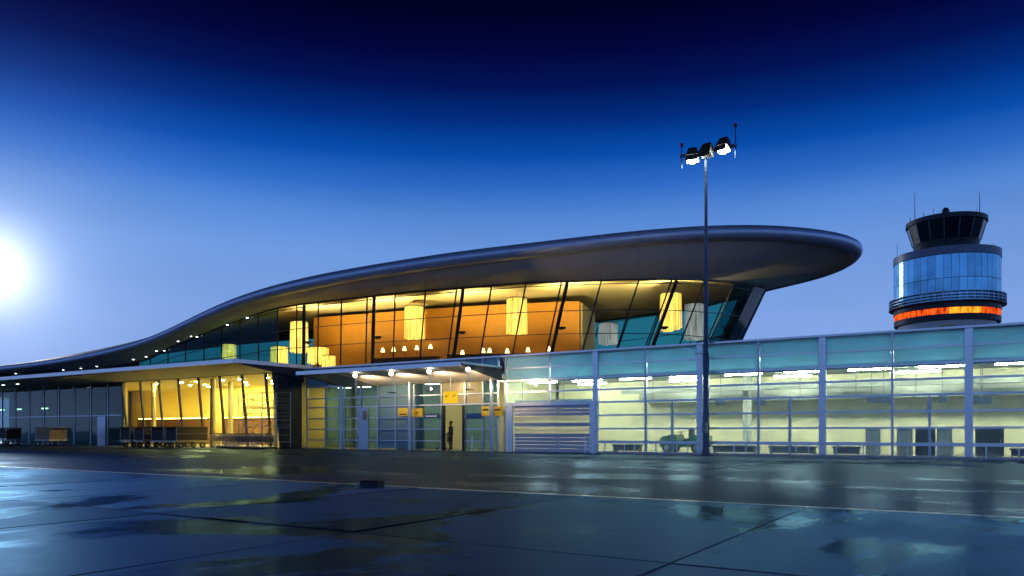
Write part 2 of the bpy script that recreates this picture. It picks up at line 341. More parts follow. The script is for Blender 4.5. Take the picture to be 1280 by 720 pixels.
def copy_tree(o, parent=None):
    c = o.copy(); COL.objects.link(c); c.parent = parent; ORG[c] = ORG.get(o, Vector())
    for ch in list(o.children): copy_tree(ch, c)
    return c
def place(root, loc, rz=0, label=None, group=None, first=[]):
    """use the prototype itself the first time, then copies of it"""
    if root.name not in first: first.append(root.name); o = root
    else: o = copy_tree(root)
    o.location = loc; o.rotation_euler = (0, 0, rz)
    if label: o['label'] = label
    if group: o['group'] = group
    return o

# ------------------------------------------------------------------ ground
ground = obj('ground', G().add([(-3000,-3000,0),(3000,-3000,0),(3000,3000,0),(-3000,3000,0)], [(0,1,2,3)]), 'ground', fix=False)
tag(ground, 'wide flat wet airfield ground running to the horizon', kind='structure')
YL = 12.15                                  # painted edge line of the apron
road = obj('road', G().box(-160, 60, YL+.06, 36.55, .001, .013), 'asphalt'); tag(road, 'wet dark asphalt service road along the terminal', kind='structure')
filler = obj('apron_joint_bed', G().box(-60, 40, -22.5, YL-.13, .0005, .004), 'joint', ground)
line = obj('road_marking', G().box(-160, 60, YL-.10, YL+.05, .002, .0175), 'paint'); tag(line, 'thin white painted line between apron slabs and road', kind='structure')
SX, SY = 3.75, 5.75
sl = G().cbox(-SX/2+.010, SX/2-.010, -SY/2+.010, SY/2-.010, 0, .016, .006)
slab0 = None
for j in range(6):
    for i in range(-12, 10):
        c = Vector((-6.1+SX*(i+.5), YL-.12-SY*(j+.5), .002))
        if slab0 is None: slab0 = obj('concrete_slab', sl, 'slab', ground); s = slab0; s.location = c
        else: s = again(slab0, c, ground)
        s.rotation_euler = (R(random.uniform(-.16, .16)), R(random.uniform(-.16, .16)), 0)
        s.location.z += random.uniform(0, .004)

# ------------------------------------------------------------------ glass wing on the right (and the entrance front beside it)
YF = 36.7
wing = empty('glass_wing', (-5, YF, 0), 'long low wing with teal frosted upper band and lit glass front', 'building')
PX = [-.81-2.85*k for k in range(8, -6, -1)]          # post lines, left to right: -23.6 ... 13.4
XL, XR = PX[0], PX[-1]
RZ = [.61, 1.33, 2.04, 2.74, 3.41, 4.07, 4.77]
ZT = 5.46
# shell
obj('floor_slab', G().box(XL, XR, YF-.1, 46, .014, .05), 'floor', wing)
obj('rear_wall', G().box(XL, XR, 43.0, 43.2, .05, 4.2), 'cream', wing)
obj('ceiling', G().box(XL, XR, YF+1.9, 43.0, 4.2, 4.3), 'duct', wing)
obj('void_wall', G().box(XL, XR, YF+1.9, YF+2.0, 4.3, 5.28), 'white', wing)
obj('roof', G().box(XL-.3, XR, YF+.2, 47, 5.28, 5.42), 'rooftop', wing)
obj('rear_facade', G().box(XL, XR, 46.6, 46.8, 0, 5.28), 'pale', wing)
obj('end_wall', G().box(XR+.05, XR+.25, YF+.1, 46.5, 0, 5.3), 'pale', wing)
obj('side_wall', G().box(XL-.4, XL-.2, YF+.35, 43, .05, 4.2), 'cream', wing)
obj('air_duct', G().box(XL+6, XR, 41.9, 42.7, 2.85, 3.5), 'duct', wing)
obj('air_duct', G().box(XL+6, XR, 39.3, 39.75, 3.3, 3.62), 'duct', wing)
cap = obj('parapet_cap', G().box(XL-16.3, XR+.3, YF-.16, YF+.34, ZT, ZT+.09), 'alu', wing)
obj('base_kerb', G().box(PX[2]+.2, XR, YF-.12, YF+.12, .014, .13), 'white', wing)
fr = obj('facade_frame', G().box(XL, XR, YF+.12, YF+.2, 3.96, 4.16), 'post', wing)
thick = set(range(2, len(PX), 2))
for k, x in enumerate(PX):
    tk = k in thick
    if k == 1:
        obj('post', G().box(x-.04, x+.04, YF-.05, YF+.10, 2.84, ZT), 'post', wing); continue
    w = .15 if tk else .05
    obj('post', G().box(x-w, x+w, YF-.06, YF+.11, .0, ZT), 'post' if not tk else 'rail', wing)
for k in range(len(PX)-1):
    x0, x1 = PX[k]+.06, PX[k+1]-.06
    zz = [.13]+RZ+[ZT]
    gar = k in (0, 1)
    for a, b in zip(zz[:-1], zz[1:]):
        if gar and b <= 2.75: continue
        matn = 'teal_frost' if a > 4 else 'clear'
        obj('pane', G().box(x0+.01, x1-.01, YF+.03, YF+.055, a+.015, b-.015), matn, fr)
    for z in RZ:
        if gar and z <= 2.75: continue
        obj('rail', G().box(x0-.02, x1+.02, YF-.10, YF+.02, z-.045, z+.045), 'rail', wing)
    if k >= 2:
        obj('rail', G().box(x0-.02, x1+.02, YF-.19, YF-.11, .55, .70), 'rail', wing)
        for xx in (x0+.55, (x0+x1)/2+.3, x1-.5):
            obj('stanchion', G().tube((xx, YF-.15, .012), (xx, YF-.15, .56), .03, n=6), 'rail', wing)
    if k % 2 == 1 and k > 2:
        xm = (x0+x1)/2
        obj('post', G().box(xm-.05, xm+.05, YF-.055, YF+.10, .0, 2.74), 'post', wing)
# ceiling tubes and hangers
for k in range(len(PX)-1):
    xm = (PX[k]+PX[k+1])/2
    for y, dx in (((37.75, .4), (40.6, -.7)) if k % 2 else ((37.75, .4),)):
        lo = empty('ceiling_light', (xm+dx, y, 4.0), 'bright strip light under the wing ceiling seen through the glass front', 'ceiling light', 'strip lights inside the glass wing')
        obj('housing', G().box(xm+dx-.95, xm+dx+.95, y-.09, y+.09, 4.04, 4.14), 'grey', lo)
        obj('tube', G().tube((xm+dx-.9, y, 4.0), (xm+dx+.9, y, 4.0), .04, n=8), 'tube', lo)
        obj('rod', G().tube((xm+dx-.9, y, 4.13), (xm+dx-.9, y, 5.28 if y < 38 else 4.22), .01, n=5), 'dark', lo)
for k in range(len(PX)-1):          # added lamps, unseen in the void, to make the frosted band glow
    xm = (PX[k]+PX[k+1])/2
    lo = empty('added_void_light', (xm, YF+1.6, 4.5), 'added unseen strip light that brightens the frosted upper band', 'ceiling light', 'added strip lights behind the frosted band')
    obj('tube', G().tube((xm-1.2, YF+1.55, 4.75), (xm+1.2, YF+1.55, 4.75), .04, n=8), 'cool', lo)
    obj('housing', G().box(xm-1.25, xm+1.25, YF+1.65, YF+1.75, 4.68, 4.82), 'white', lo)
    obj('bracket', G().box(xm-.05, xm+.05, YF+1.75, YF+1.9, 4.70, 4.80), 'white', lo)
# interior columns
for px in (934, 1300):
    x = onY(px, 40.5)
    o = obj('column', G().tube((x, 40.5, .05), (x, 40.5, 4.2), .22, n=20), 'pale', wing, smooth=True)
# roller shutter
xs0, xs1 = -23.05, -18.25
sh = obj('roller_shutter', G().box(xs0-.03, xs1+.03, YF+.15, YF+.45, 2.62, 2.95), 'shutter', wing)
ns = 13
for i in range(ns):
    z0 = .04+i*(2.6/ns); pale = 5 <= i <= 9 and i != 7
    obj('slat', G().cbox(xs0, xs1, YF+.02, YF+.095, z0+.008, z0+2.6/ns-.008, .01), 'shutter_pale' if pale else 'shutter', sh)
    if pale: obj('slat_rail', G().box(xs0, xs1, YF+.0, YF+.02, z0-.01, z0+.02), 'shutter', sh)
for x in (xs0-.22, xs1+.22): obj('door_jamb', G().box(x-.17, x+.17, YF-.14, YF+.14, 0, 2.62), 'rail', wing)
obj('door_head', G().box(xs0-.4, xs1+.4, YF-.16, YF+.14, 2.62, 2.80), 'rail', wing)

# ------------------------------------------------------------------ entrance front (x -40 .. -24) with the thin canopy
ent = empty('entrance_front', (-31, YF, 0), 'blue glazed entrance front with thin metal canopy and doorway', 'building')
EX = [-39.9, -38.1, -36.4, -34.9, -33.4, -31.9, -30.4, -28.25, -26.5, -25.2, -24.15]
efr = obj('facade_frame', G().box(-40, -24, YF+.12, YF+.2, 4.3, 4.5), 'post', ent)
zz = [.1, .61, 1.33, 2.04, 2.80, 3.41, 4.2, ZT]
for k in range(len(EX)-1):
    x0, x1 = EX[k], EX[k+1]
    obj('post', G().box(x0-.05, x0+.05, YF-.05, YF+.11, 0, ZT), 'post', ent)
    door = k == 7
    for a, b in zip(zz[:-1], zz[1:]):
        if door and b <= 2.81: continue
        m_ = 'warm_clear' if k == 0 else 'blue_pane'
        if k in (7, 8) and 2.8 <= a < 3.5: m_ = 'white_frost'
        if k in (3, 4, 5) : m_ = 'blue_frost' if k != 3 else 'blue_pane'
        if a >= 4.2: m_ = 'teal_frost'
        obj('pane', G().box(x0+.06, x1-.06, YF+.03, YF+.055, a+.015, b-.015), m_, efr)
        if a > .2: obj('rail', G().box(x0-.0, x1, YF-.09, YF+.02, a-.035, a+.035), 'rail' if k < 3 or abs(a-2.8) < .1 else 'post', ent)
obj('post', G().box(-24.2, -24.1, YF-.05, YF+.11, 0, ZT), 'post', ent)
obj('floor_slab', G().box(-40, -24.05, YF-.05, 42.5, .014, .045), 'floor', ent)
obj('rear_wall', G().box(-40, -24.05, 41.5, 41.7, .045, 4.4), 'cream', ent)
obj('ceiling', G().box(-40, -24.05, YF+.25, 41.5, 4.4, 4.5), 'duct', ent)
obj('roof', G().box(-40.1, -23.95, YF+.2, 43, 5.26, 5.40), 'rooftop', ent)
obj('partition', G().box(-33.5, -31.2, 38.6, 38.7, .045, 4.4), 'pale', ent)
# service door, slightly proud of the glass
d = obj('door', G().box(-35.05, -34.15, YF-.12, YF-.06, .02, 2.72), 'post', ent)
obj('door_window', G().box(-34.62, -34.25, YF-.135, YF-.12, 1.9, 2.5), 'white_frost', d)
obj('handle', G().tube((-34.98, YF-.17, .95), (-34.98, YF-.17, 1.3), .02, n=6), 'alu', d)
# entrance doors
for x0, x1 in ((-28.2, -28.05), (-26.65, -26.5)):
    obj('door_jamb', G().box(x0, x1, YF-.11, YF+.12, .02, 2.74), 'dark', ent)
# canopy
cz = 4.72
CZB = 4.12                                   # underside at the facade
can = obj('canopy', G().add([(-36.2, 32.6, cz), (-23.9, 32.6, cz), (-23.9, 36.55, CZB), (-36.2, 36.55, CZB), (-36.2, 32.6, cz+.1), (-23.9, 32.6, cz+.1), (-23.9, 36.55, cz+.16), (-36.2, 36.55, cz+.16)],
                            [(3,2,1,0),(4,5,6,7),(0,1,5,4),(1,2,6,5),(2,3,7,6),(3,0,4,7)]), 'soffit', ent)
obj('canopy_edge', G().box(-36.3, -23.8, 32.46, 32.6, cz-.06, cz+.16), 'alu', can)
for xa in (-23.9, -36.35):
    obj('canopy_gable', G().add([(xa+.01, 32.61, cz-.03), (xa+.01, 36.52, CZB-.03), (xa+.01, 36.52, cz+.06), (xa+.01, 32.61, cz+.06), (xa+.14, 32.61, cz-.03), (xa+.14, 36.52, CZB-.03), (xa+.14, 36.52, cz+.06), (xa+.14, 32.61, cz+.06)],
        [(3,2,1,0),(4,5,6,7),(0,1,5,4),(1,2,6,5),(2,3,7,6),(3,0,4,7)]), 'dark', can)
    obj('canopy_edge', G().slab4((xa, 32.61, cz+.12), (xa, 36.5, cz+.15), (xa+.16, 36.5, cz+.15), (xa+.16, 32.61, cz+.12), .10), 'alu', can)
for x in (-24.25, -30.3, -36.15):
    obj('column', G().tube((x, 36.15, .01), (x, 36.15, CZB+.08), .12, n=14), 'post', ent, smooth=True)
for x in (-27.3, -33.2):
    obj('soffit_rib', G().slab4((x, 32.7, cz-.03), (x, 36.5, CZB-.03), (x+.08, 36.5, CZB-.03), (x+.08, 32.7, cz-.03), .05), 'grey', can)
# lobby lights
for x in (-38.9, -37, -34.5, -31, -27.4, -25.2):
    lo = empty('ceiling_light', (x, 39.2, 4.2), 'square ceiling light inside the entrance lobby', 'ceiling light', 'lobby ceiling lights')
    obj('housing', G().box(x-.5, x+.5, 39, 39.5, 4.30, 4.38), 'grey', lo)
    obj('diffuser', G().box(x-.45, x+.45, 39.04, 39.46, 4.27, 4.298), emit('lobby_panel', (1, .86, .45), 22), lo)

# hanging canopy uplights
def point(name, loc, e, col, r, parent):
    l = bpy.data.lights.new(name, 'POINT'); l.energy = e; l.color = col; l.shadow_soft_size = r
    o = bpy.data.objects.new(name, l); COL.objects.link(o); o.parent = parent; o.location = Vector(loc)-ORG[parent]; return o
def spot(name, loc, to, e, col, ang, blend, r, parent):
    l = bpy.data.lights.new(name, 'SPOT'); l.energy = e; l.color = col; l.spot_size = R(ang); l.spot_blend = blend; l.shadow_soft_size = r
    o = bpy.data.objects.new(name, l); COL.objects.link(o); o.parent = parent; o.location = Vector(loc)-ORG[parent]
    o.rotation_euler = (Vector(loc)-Vector(to)).to_track_quat('Z', 'Y').to_euler(); return o
for px in (445, 490, 537.5, 586):
    y = 32.95; x = onY(px, y)
    u = empty('canopy_uplight', (x, y, 3.4), 'slim hanging uplight throwing a warm pool on the thin canopy', 'lamp', 'uplights under the entrance canopy')
    obj('rod', G().tube((x, y, 3.40), (x, y, 4.67), .022, n=6), 'alu', u)
    obj('dish', G().lathe([(.03, 3.36), (.26, 3.40), (.27, 3.43), (.05, 3.42)], 16, (x, y, 0)), 'alu', u, smooth=True)
    obj('lamp_head', G().lathe([(.05, 4.36), (.12, 4.42), (.12, 4.54), (.04, 4.58)], 12, (x, y-.08, 0)), 'upl', u, smooth=True)
    spot('uplight', (x, y+.5, 4.05), (x, 35.4, 4.35), 330, (1, .64, .30), 120, .8, .08, u)
# signs
def plane_symbol(cx, y, cz_, s, up, parent):
    pts = [(-1, -.05), (-.9, .12), (-.25, .08), (-.62, .62), (-.42, .62), (.18, .1), (.75, .1), (1, 0), (.75, -.1), (.18, -.1), (-.42, -.62), (-.62, -.62), (-.25, -.08), (-.8, -.1)]
    a = R(up); ca, sa = math.cos(a), math.sin(a)
    P = [(cx+s*(u*ca-.6*v*sa), cz_+s*(u*sa+.6*v*ca)) for u, v in pts]
    n = len(P); g = G().add([(p[0], y, p[1]) for p in P]+[(p[0], y+.006, p[1]) for p in P],
                            [tuple(range(n)), tuple(range(n, 2*n))[::-1]]+[(i, (i+1) % n, n+(i+1) % n, n+i) for i in range(n)])
    return obj('plane_symbol', g, 'pict', parent)
sg = empty('hanging_sign', (-26.6, 34.3, 2.78), 'lit yellow sign with two small plane symbols hanging under the canopy', 'sign')
x = onY(562.5, 34.3)
sp = obj('sign_panel', G().box(x-.48, x+.48, 34.3, 34.42, 2.78, 3.44), 'ysign', sg)
obj('rod', G().tube((x, 34.36, 3.44), (x, 34.36, cz-.01), .015, n=6), 'alu', sg)
plane_symbol(x-.22, 34.292, 3.18, .17, 25, sp); plane_symbol(x+.26, 34.292, 3.18, .15, -155, sp)
def wall_sign(px0, px1, y0, y1, mat, label, bar=None, plane=None, name='wall_sign'):
    Y = YF-.22; xa, xb = onY(px0, Y), onY(px1, Y); pm = (px0+px1)/2; t = Y/(CS+SN*(pm-640)/F)
    za, zb = CAMH+(540-y1)*t/F, CAMH+(540-y0)*t/F
    e_ = empty(name, ((xa+xb)/2, Y, za), label, 'sign')
    p = obj('sign_panel', G().box(xa, xb, Y, Y+.08, za, zb), mat, e_)
    obj('bracket', G().box(xa+.1, xb-.1, Y+.081, YF-.10, (za+zb)/2-.03, (za+zb)/2+.03), 'dark', e_)
    if bar: obj('print_bar', G().box(xa+.12*(xb-xa), xb-.12*(xb-xa), Y-.006, Y-.001, za+bar[0]*(zb-za), za+bar[1]*(zb-za)), 'pict' if mat != 'bluesign' else 'white', p)
    if plane: plane_symbol((xa+xb)/2, Y-.008, (za+zb)/2, .2, plane, p)
    return e_
wall_sign(498, 510, 510, 520, 'ysign_dim', 'small yellow sign with two dark lines on the blue glass', bar=(.15, .3))
wall_sign(515, 528, 510.5, 521, 'ysign_dim', 'small yellow sign with one dark plane symbol', plane=25)
wall_sign(530, 548, 517, 523, 'bluesign', 'narrow dark blue sign beside the cream doorway', bar=(.35, .6))
wall_sign(582.5, 601, 516.5, 523.5, 'bluesign', 'plain blue band sign over the side window')
wall_sign(602, 612, 508, 520, 'ysign_dim', 'yellow sign with dark arrow bar beside the round column', bar=(.55, .75))
wall_sign(617, 627, 508, 520, 'ysign_dim', 'yellow sign with dark bar between column and shutter', bar=(.55, .75))

# ------------------------------------------------------------------ yellow bar pavilion
pav = empty('bar_pavilion', (-50, 35, 0), 'yellow lit glass pavilion with leaning mullions under a broad flat roof', 'building')
PT, PB = 35.3, 35.8          # glass plane at the top and at the ground
MX = [-42.5-2.48*k for k in range(0, 8)]; MX = [-41.0]+MX
zt = 5.2
pfr = obj('head_beam', G().box(-98, -40.6, PT-.05, PT+.25, zt, zt+.22), 'dark', pav)
for i, x in enumerate(MX):
    obj('mullion', G().bar((x, PB, .0), (x, PT, zt), .12, .16, up=(1, 0, 0)), 'dark' if i else 'post', pav)
for a, b in zip(MX[:-1], MX[1:]):
    obj('pane', G().slab4((a-.07, PB, .06), (b+.07, PB, .06), (b+.07, PT, zt-.01), (a-.07, PT, zt-.01), .02), 'warm_clear', pfr)
# roof: thin bright front edge, soffit sloping down to the glass
rf = obj('roof', G().add([(-98, 30.8, 5.52), (-40, 30.8, 5.52), (-40.0, 37.2, 5.5), (-98, 37.2, 5.5), (-98, 30.8, 5.68), (-40, 30.8, 5.68), (-40, 37.2, 5.72), (-98, 37.2, 5.72)],
                         [(3,2,1,0),(4,5,6,7),(0,1,5,4),(1,2,6,5),(2,3,7,6),(3,0,4,7)]), 'rooftop', pav)
obj('roof_edge', G().box(-98.1, -39.9, 30.64, 30.8, 5.46, 5.72), 'alu', rf)
obj('roof_edge', G().slab4((-39.98, 30.66, 5.59), (-39.98, 37.2, 5.62), (-39.82, 37.2, 5.62), (-39.82, 30.66, 5.59), .24), 'alu', rf)
obj('soffit', G().slab4((-98, 30.82, 5.47), (-40.02, 30.82, 5.47), (-40.02, PT-.02, zt+.04), (-98, PT-.02, zt+.04), .03), 'soffit', rf)
obj('side_gable', G().add([(-40.0, 30.9, 5.44), (-40.0, 36.4, 5.44), (-40.0, 36.4, 4.55), (-40.0, 34.7, 5.0), (-39.9, 30.9, 5.44), (-39.9, 36.4, 5.44), (-39.9, 36.4, 4.55), (-39.9, 34.7, 5.0)],
                          [(0,1,2,3),(4,5,6,7),(0,1,5,4),(1,2,6,5),(2,3,7,6),(3,0,4,7)]), 'dark', rf)
obj('blade_wall', G().add([(-40.6, 34.9, 0), (-40.6, 36.4, 0), (-40.6, 36.4, 5.3), (-40.6, 34.2, 5.3), (-40.1, 34.9, 0), (-40.1, 36.4, 0), (-40.1, 36.4, 5.3), (-40.1, 34.2, 5.3)],
                          [(0,1,2,3),(4,5,6,7),(0,1,5,4),(1,2,6,5),(2,3,7,6),(3,0,4,7)]), 'dark', pav)
# interior
obj('floor_slab', G().prism([(-60.2, PB-.05), (-40.6, PB-.05), (-40.6, 44.4), (-73.2, 44.4)], .014, .05), 'floor', pav)
obj('rear_wall', G().box(-73.0, -40.1, 44.0, 44.2, .05, 5.3), 'yellow', pav)
obj('ceiling', G().prism([(-60.15, PT+.26), (-40.6, PT+.26), (-40.6, 44.0), (-73.0, 44.0), (-73.0, 43.6), (-60.2, 35.8)], 5.2, 5.28), 'yceil', pav)
obj('dividing_wall', G().slab4((-60.25, 35.75, .05), (-73, 43.6, .05), (-73, 43.6, 5.2), (-60.25, 35.75, 5.2), .12), 'yellow', pav)
obj('dark_lining', G().slab4((-60.45, 35.72, .05), (-73.1, 43.5, .05), (-73.1, 43.5, 5.2), (-60.45, 35.72, 5.2), .1), 'duct', pav)
obj('side_wall', G().box(-40.6, -40.4, 36.5, 44.0, .05, 5.2), 'yellow', pav)
obj('rear_volume', G().box(-98, -24.4, 44.4, 60, 0, 5.3), 'pale', pav)
for px, y in ((192, 37.6), (266, 36.6), (288, 39.6), (345, 38.2)):
    x = onY(px, y); obj('column', G().tube((x, y, .05), (x, y, 5.2), .2, n=16), 'column', pav, smooth=True)
for px0, px1 in ((172, 256), (277, 340)):
    x0, x1 = onY(px0, 42.6), onY(px1, 42.6)
    b = empty('bar_counter', ((x0+x1)/2, 42.8, .05), 'brown stone bar wall topped by a glowing amber strip', 'counter', 'glowing bar counters')
    obj('body', G().box(x0, x1, 42.6, 43.1, .05, 2.3), 'brown', b)
    obj('top', G().box(x0-.05, x1+.05, 42.52, 43.15, 2.3, 2.36), 'dark', b)
    obj('light_strip', G().box(x0, x1, 42.7, 42.85, 2.362, 2.44), 'ledge', b)
k = 0
for y in (37.6, 40.2, 42.4):
    for i in range(7):
        x = -43-2.6*i+(.6 if k % 2 else 0); k += 1
        lo = empty('downlight', (x, y, 5.1), 'small round downlight in the yellow pavilion ceiling', 'downlight', 'downlights in the pavilion')
        obj('trim_ring', G().lathe([(.12, 5.14), (.16, 5.15), (.16, 5.20), (.12, 5.199)], 12, (x, y, 0)), 'white', lo)
        obj('lens', G().lathe([(.115, 5.13), (.115, 5.139)], 12, (x, y, 0)), 'down', lo)
# dark left part
for i, x in enumerate([-62.5-2.6*k for k in range(13)]):
    obj('mullion', G().box(x-.05, x+.05, PT+.28, PT+.42, 0, zt), 'post', pav)
for i in range(13):
    x1 = -60.1-2.6*i+(.2 if i == 0 else 0); x0 = -62.5-2.6*i
    for a, b in ((.1, 2.5), (2.58, zt-.02)):
        obj('pane', G().box(min(x0, x1)+.08, max(x0, x1)-.08 if i else -60.5, PT+.33, PT+.36, a, b), 'dark_glass', pfr)
obj('transom', G().box(-98, -60.6, PT+.29, PT+.40, 2.5, 2.58), 'post', pav)
obj('door', G().box(-63.9, -62.7, PT+.2, PT+.26, .02, 2.45), 'post', pav)
obj('floor_slab', G().prism([(-98, PT+.25), (-60.9, PT+.25), (-73.4, 44.3), (-98, 44.3)], .014, .04), 'floor', pav)
obj('rear_wall', G().box(-98, -73.2, 44.0, 44.3, .04, 5.3), 'duct', pav)
obj('ceiling', G().prism([(-98, PT+.3), (-60.7, PT+.3), (-73.2, 43.95), (-98, 43.95)], 5.2, 5.27), 'duct', pav)
for px in (2, 23, 56):
    x = onY(px, 40); y = 40
    lo = empty('ceiling_light', (x, y, 3.5), 'greenish strip light in the dim glazed end of the pavilion', 'ceiling light', 'greenish strip lights in the pavilion end')
    obj('tube', G().tube((x-.6, y, 3.55), (x+.6, y, 3.55), .06, n=8), 'tubedim', lo)
    obj('housing', G().box(x-.65, x+.65, y-.1, y+.1, 3.615, 3.7), 'grey', lo)
    obj('rod', G().tube((x, y, 3.7), (x, y, 5.2), .012, n=5), 'dark', lo)
for px, y in ((4, 483.5), (22, 482)):
    p = Wz(px, 5.28, 1); Yl = 32.6; x = onY(px, Yl)
    lo = empty('downlight', (x, Yl, 5.2), 'white downlight under the broad pavilion roof', 'downlight', 'soffit downlights of the pavilion')
    obj('trim_ring', G().lathe([(.13, 5.29), (.17, 5.29), (.17, 5.42), (.13, 5.42)], 12, (x, Yl, 0)), 'white', lo)
    obj('lens', G().lathe([(.125, 5.28), (.125, 5.30)], 12, (x, Yl, 0)), 'dot', lo)

# ------------------------------------------------------------------ upper hall under the swooping roof
hall = empty('swooping_roof_hall', (-20, 52, 5.4), 'upper restaurant hall with leaning glass wall under a swooping rounded roof', 'building')
# (roof edge px, y or None, t, z) -> (glass head px, y, t, z) -> (glass foot px, t)
LOOP = [((-160, 474, 88), (-160, None, 92, 7.2), (-160, 93)), ((0, 462, 79), (0, 467, 83), (0, 84)), ((80, 452, 72), (90, 461, 76), (90, 77)),
        ((160, 435.3, 66.5), (175, 452, 70), (175, 71)), ((200, 422.5, 63.8), (212, 434.5, 67.5), (212, 68.8)), ((260, 392, 60.5), (250, 419, 65), (250, 66.6)),
        ((300, 376.5, 58.5), (300, 400, 62.5), (300, 64.6)), ((340, 364.5, 57), (347, 385, 60.3), (347, 62.5)), ((400, 350.5, 55), (400, 377.5, 58.3), (399, 60.5)),
        ((500, 334, 52.3), (494, 367, 55.8), (491, 58)), ((573, 323, 50.8), (571, 360.5, 54.2), (558, 56.4)), ((640, 315.5, 49.6), (657, 354, 52.5), (638, 54.8)),
        ((705, 308, 48.7), (702, 352, 51.8), (680, 54)), ((800, 297, 48), (799, 349, 51.4), (765, 53.8)), ((884, 291, 48.2), (860, 349.5, 52.2), (820, 54.8)),
        ((950, 290, 49.2), (900, 352, 54), (857, 56.6)), ((1000, 293, 50.6), (925, 354.5, 56.8), (879, 58.8)), ((1040, 298, 52.4), (942, 357.5, 59.5), (892, 61)),
        ((1062, 304, 54.2), (951, 359.5, 62), (899, 63)), ((1071, 311, 56), (956, 361, 64), (903, 65)), ((1067, 321, 58), (957, 362, 66), (904, 67)),
        ((1047, 334, 60.5), (954, 363, 68), (902, 69)), ((1000, 348.5, 64.5), (940, 366, 69), (890, 70.5)), ((950, 358.5, 68.5), (915, 371, 70.5), (870, 72)),
        ((880, None, 74, 13.6), (870, 382, 72.5), (830, 74.5)), ((760, None, 80, 13.2), (722, 404, 80), (700, 82)), ((600, None, 86, 12.9), (560, None, 85, 12.6), (545, 86)),
        ((400, None, 92, 13.2), (380, None, 89, 13.0), (375, 90)), ((200, None, 100, 12.2), (220, None, 96, 12.1), (220, 96)), ((0, None, 110, 8.9), (0, None, 105, 8.6), (0, 104)),
        ((-160, None, 120, 7.6), (-160, None, 112, 7.2), (-160, 111))]
ZB = 6.0
def wp(c): return W(c[0], c[1], c[2]) if c[1] is not None else Wz(c[0], c[3], c[2])
EP = [wp(a) for a, b, c in LOOP]; GP = [wp(b) for a, b, c in LOOP]; HP = [Wz(c[0], ZB, c[1]) for a, b, c in LOOP]
def crom(P, i, u):
    n = len(P); p0, p1, p2, p3 = P[max(i-1, 0)], P[i], P[min(i+1, n-1)], P[min(i+2, n-1)]
    # centripetal-ish: tangents scaled to the segment so that uneven spacing does not overshoot
    d1 = (p2-p1).length
    m1 = (p2-p0)*(d1/max((p1-p0).length+d1, 1e-6)); m2 = (p3-p1)*(d1/max((p3-p2).length+d1, 1e-6))
    u2, u3 = u*u, u*u*u
    return p1*(2*u3-3*u2+1)+m1*(u3-2*u2+u)+p2*(-2*u3+3*u2)+m2*(u3-u2)
def smp(P, s):
    i = min(int(s), len(P)-2); return crom(P, i, s-i)
NS = len(LOOP)-1; TIP = 20
SUB = 6
ss = [k/SUB for k in range(NS*SUB+1)]
E = [smp(EP, s) for s in ss]
for _ in range(24): E = [E[0]]+[E[k-1]*.25+E[k]*.5+E[k+1]*.25 for k in range(1, len(E)-1)]+[E[-1]]
GH = [smp(GP, s) for s in ss]
def rad(s): return .26+.21*min(1, max(0, (s-3)/5)) if s < TIP else .47
# rounded roof edge: a swept bullnose
g = G(); nn = 16
for k, s in enumerate(ss):
    a, b = E[max(k-1, 0)], E[min(k+1, len(E)-1)]; d = (b-a).normalized(); side = d.cross(Vector((0, 0, 1))).normalized(); up = side.cross(d).normalized()
    r = rad(s)
    for i in range(nn):
        w = 2*math.pi*i/nn; g.v.append(E[k]+side*math.cos(w)*r*1.1+up*math.sin(w)*r)
# roof skin: paired front and back stations
mid = TIP*SUB
def pairs(L):
    fr_ = L[:mid+1]; bk = L[mid:][::-1]
    n = len(fr_)
    out = []
    for k in range(n):
        u = k/(n-1)*(len(bk)-1); i = min(int(u), len(bk)-2); out.append((fr_[k], bk[i].lerp(bk[i+1], u-i)))
    return out
rg = G(); cols = 7; pr = pairs(E)
for a, b in pr:
    for j in range(cols):
        u = j/(cols-1); p = a.lerp(b, u); p.z += .30+.5*math.sin(math.pi*u)*min(1, (a-b).length/14); rg.v.append(p)
for k in range(len(pr)-1):
    for j in range(cols-1): rg.f.append((k*cols+j, k*cols+j+1, (k+1)*cols+j+1, (k+1)*cols+j))
roof = obj('roof', rg, 'rooftop', hall, smooth=True)
for k0 in range(0, len(ss)-1, 3):
    seg = G(); st = g.v[k0*nn:(k0+4)*nn]; m_ = len(st)//nn
    for q_ in range(m_):
        for i in range(nn):
            p = st[q_*nn+i]
            if q_ == 0: p = p.lerp(st[nn+i], .012)
            if q_ == m_-1: p = p.lerp(st[(m_-2)*nn+i], .012)
            seg.v.append(p)
    for q_ in range(m_-1):
        for i in range(nn): seg.f.append((q_*nn+i, q_*nn+(i+1) % nn, (q_+1)*nn+(i+1) % nn, (q_+1)*nn+i))
    seg.f += [tuple(range(nn))[::-1], tuple(range((m_-1)*nn, m_*nn))]
    obj('roof_edge', seg, 'bull', roof, smooth=True)
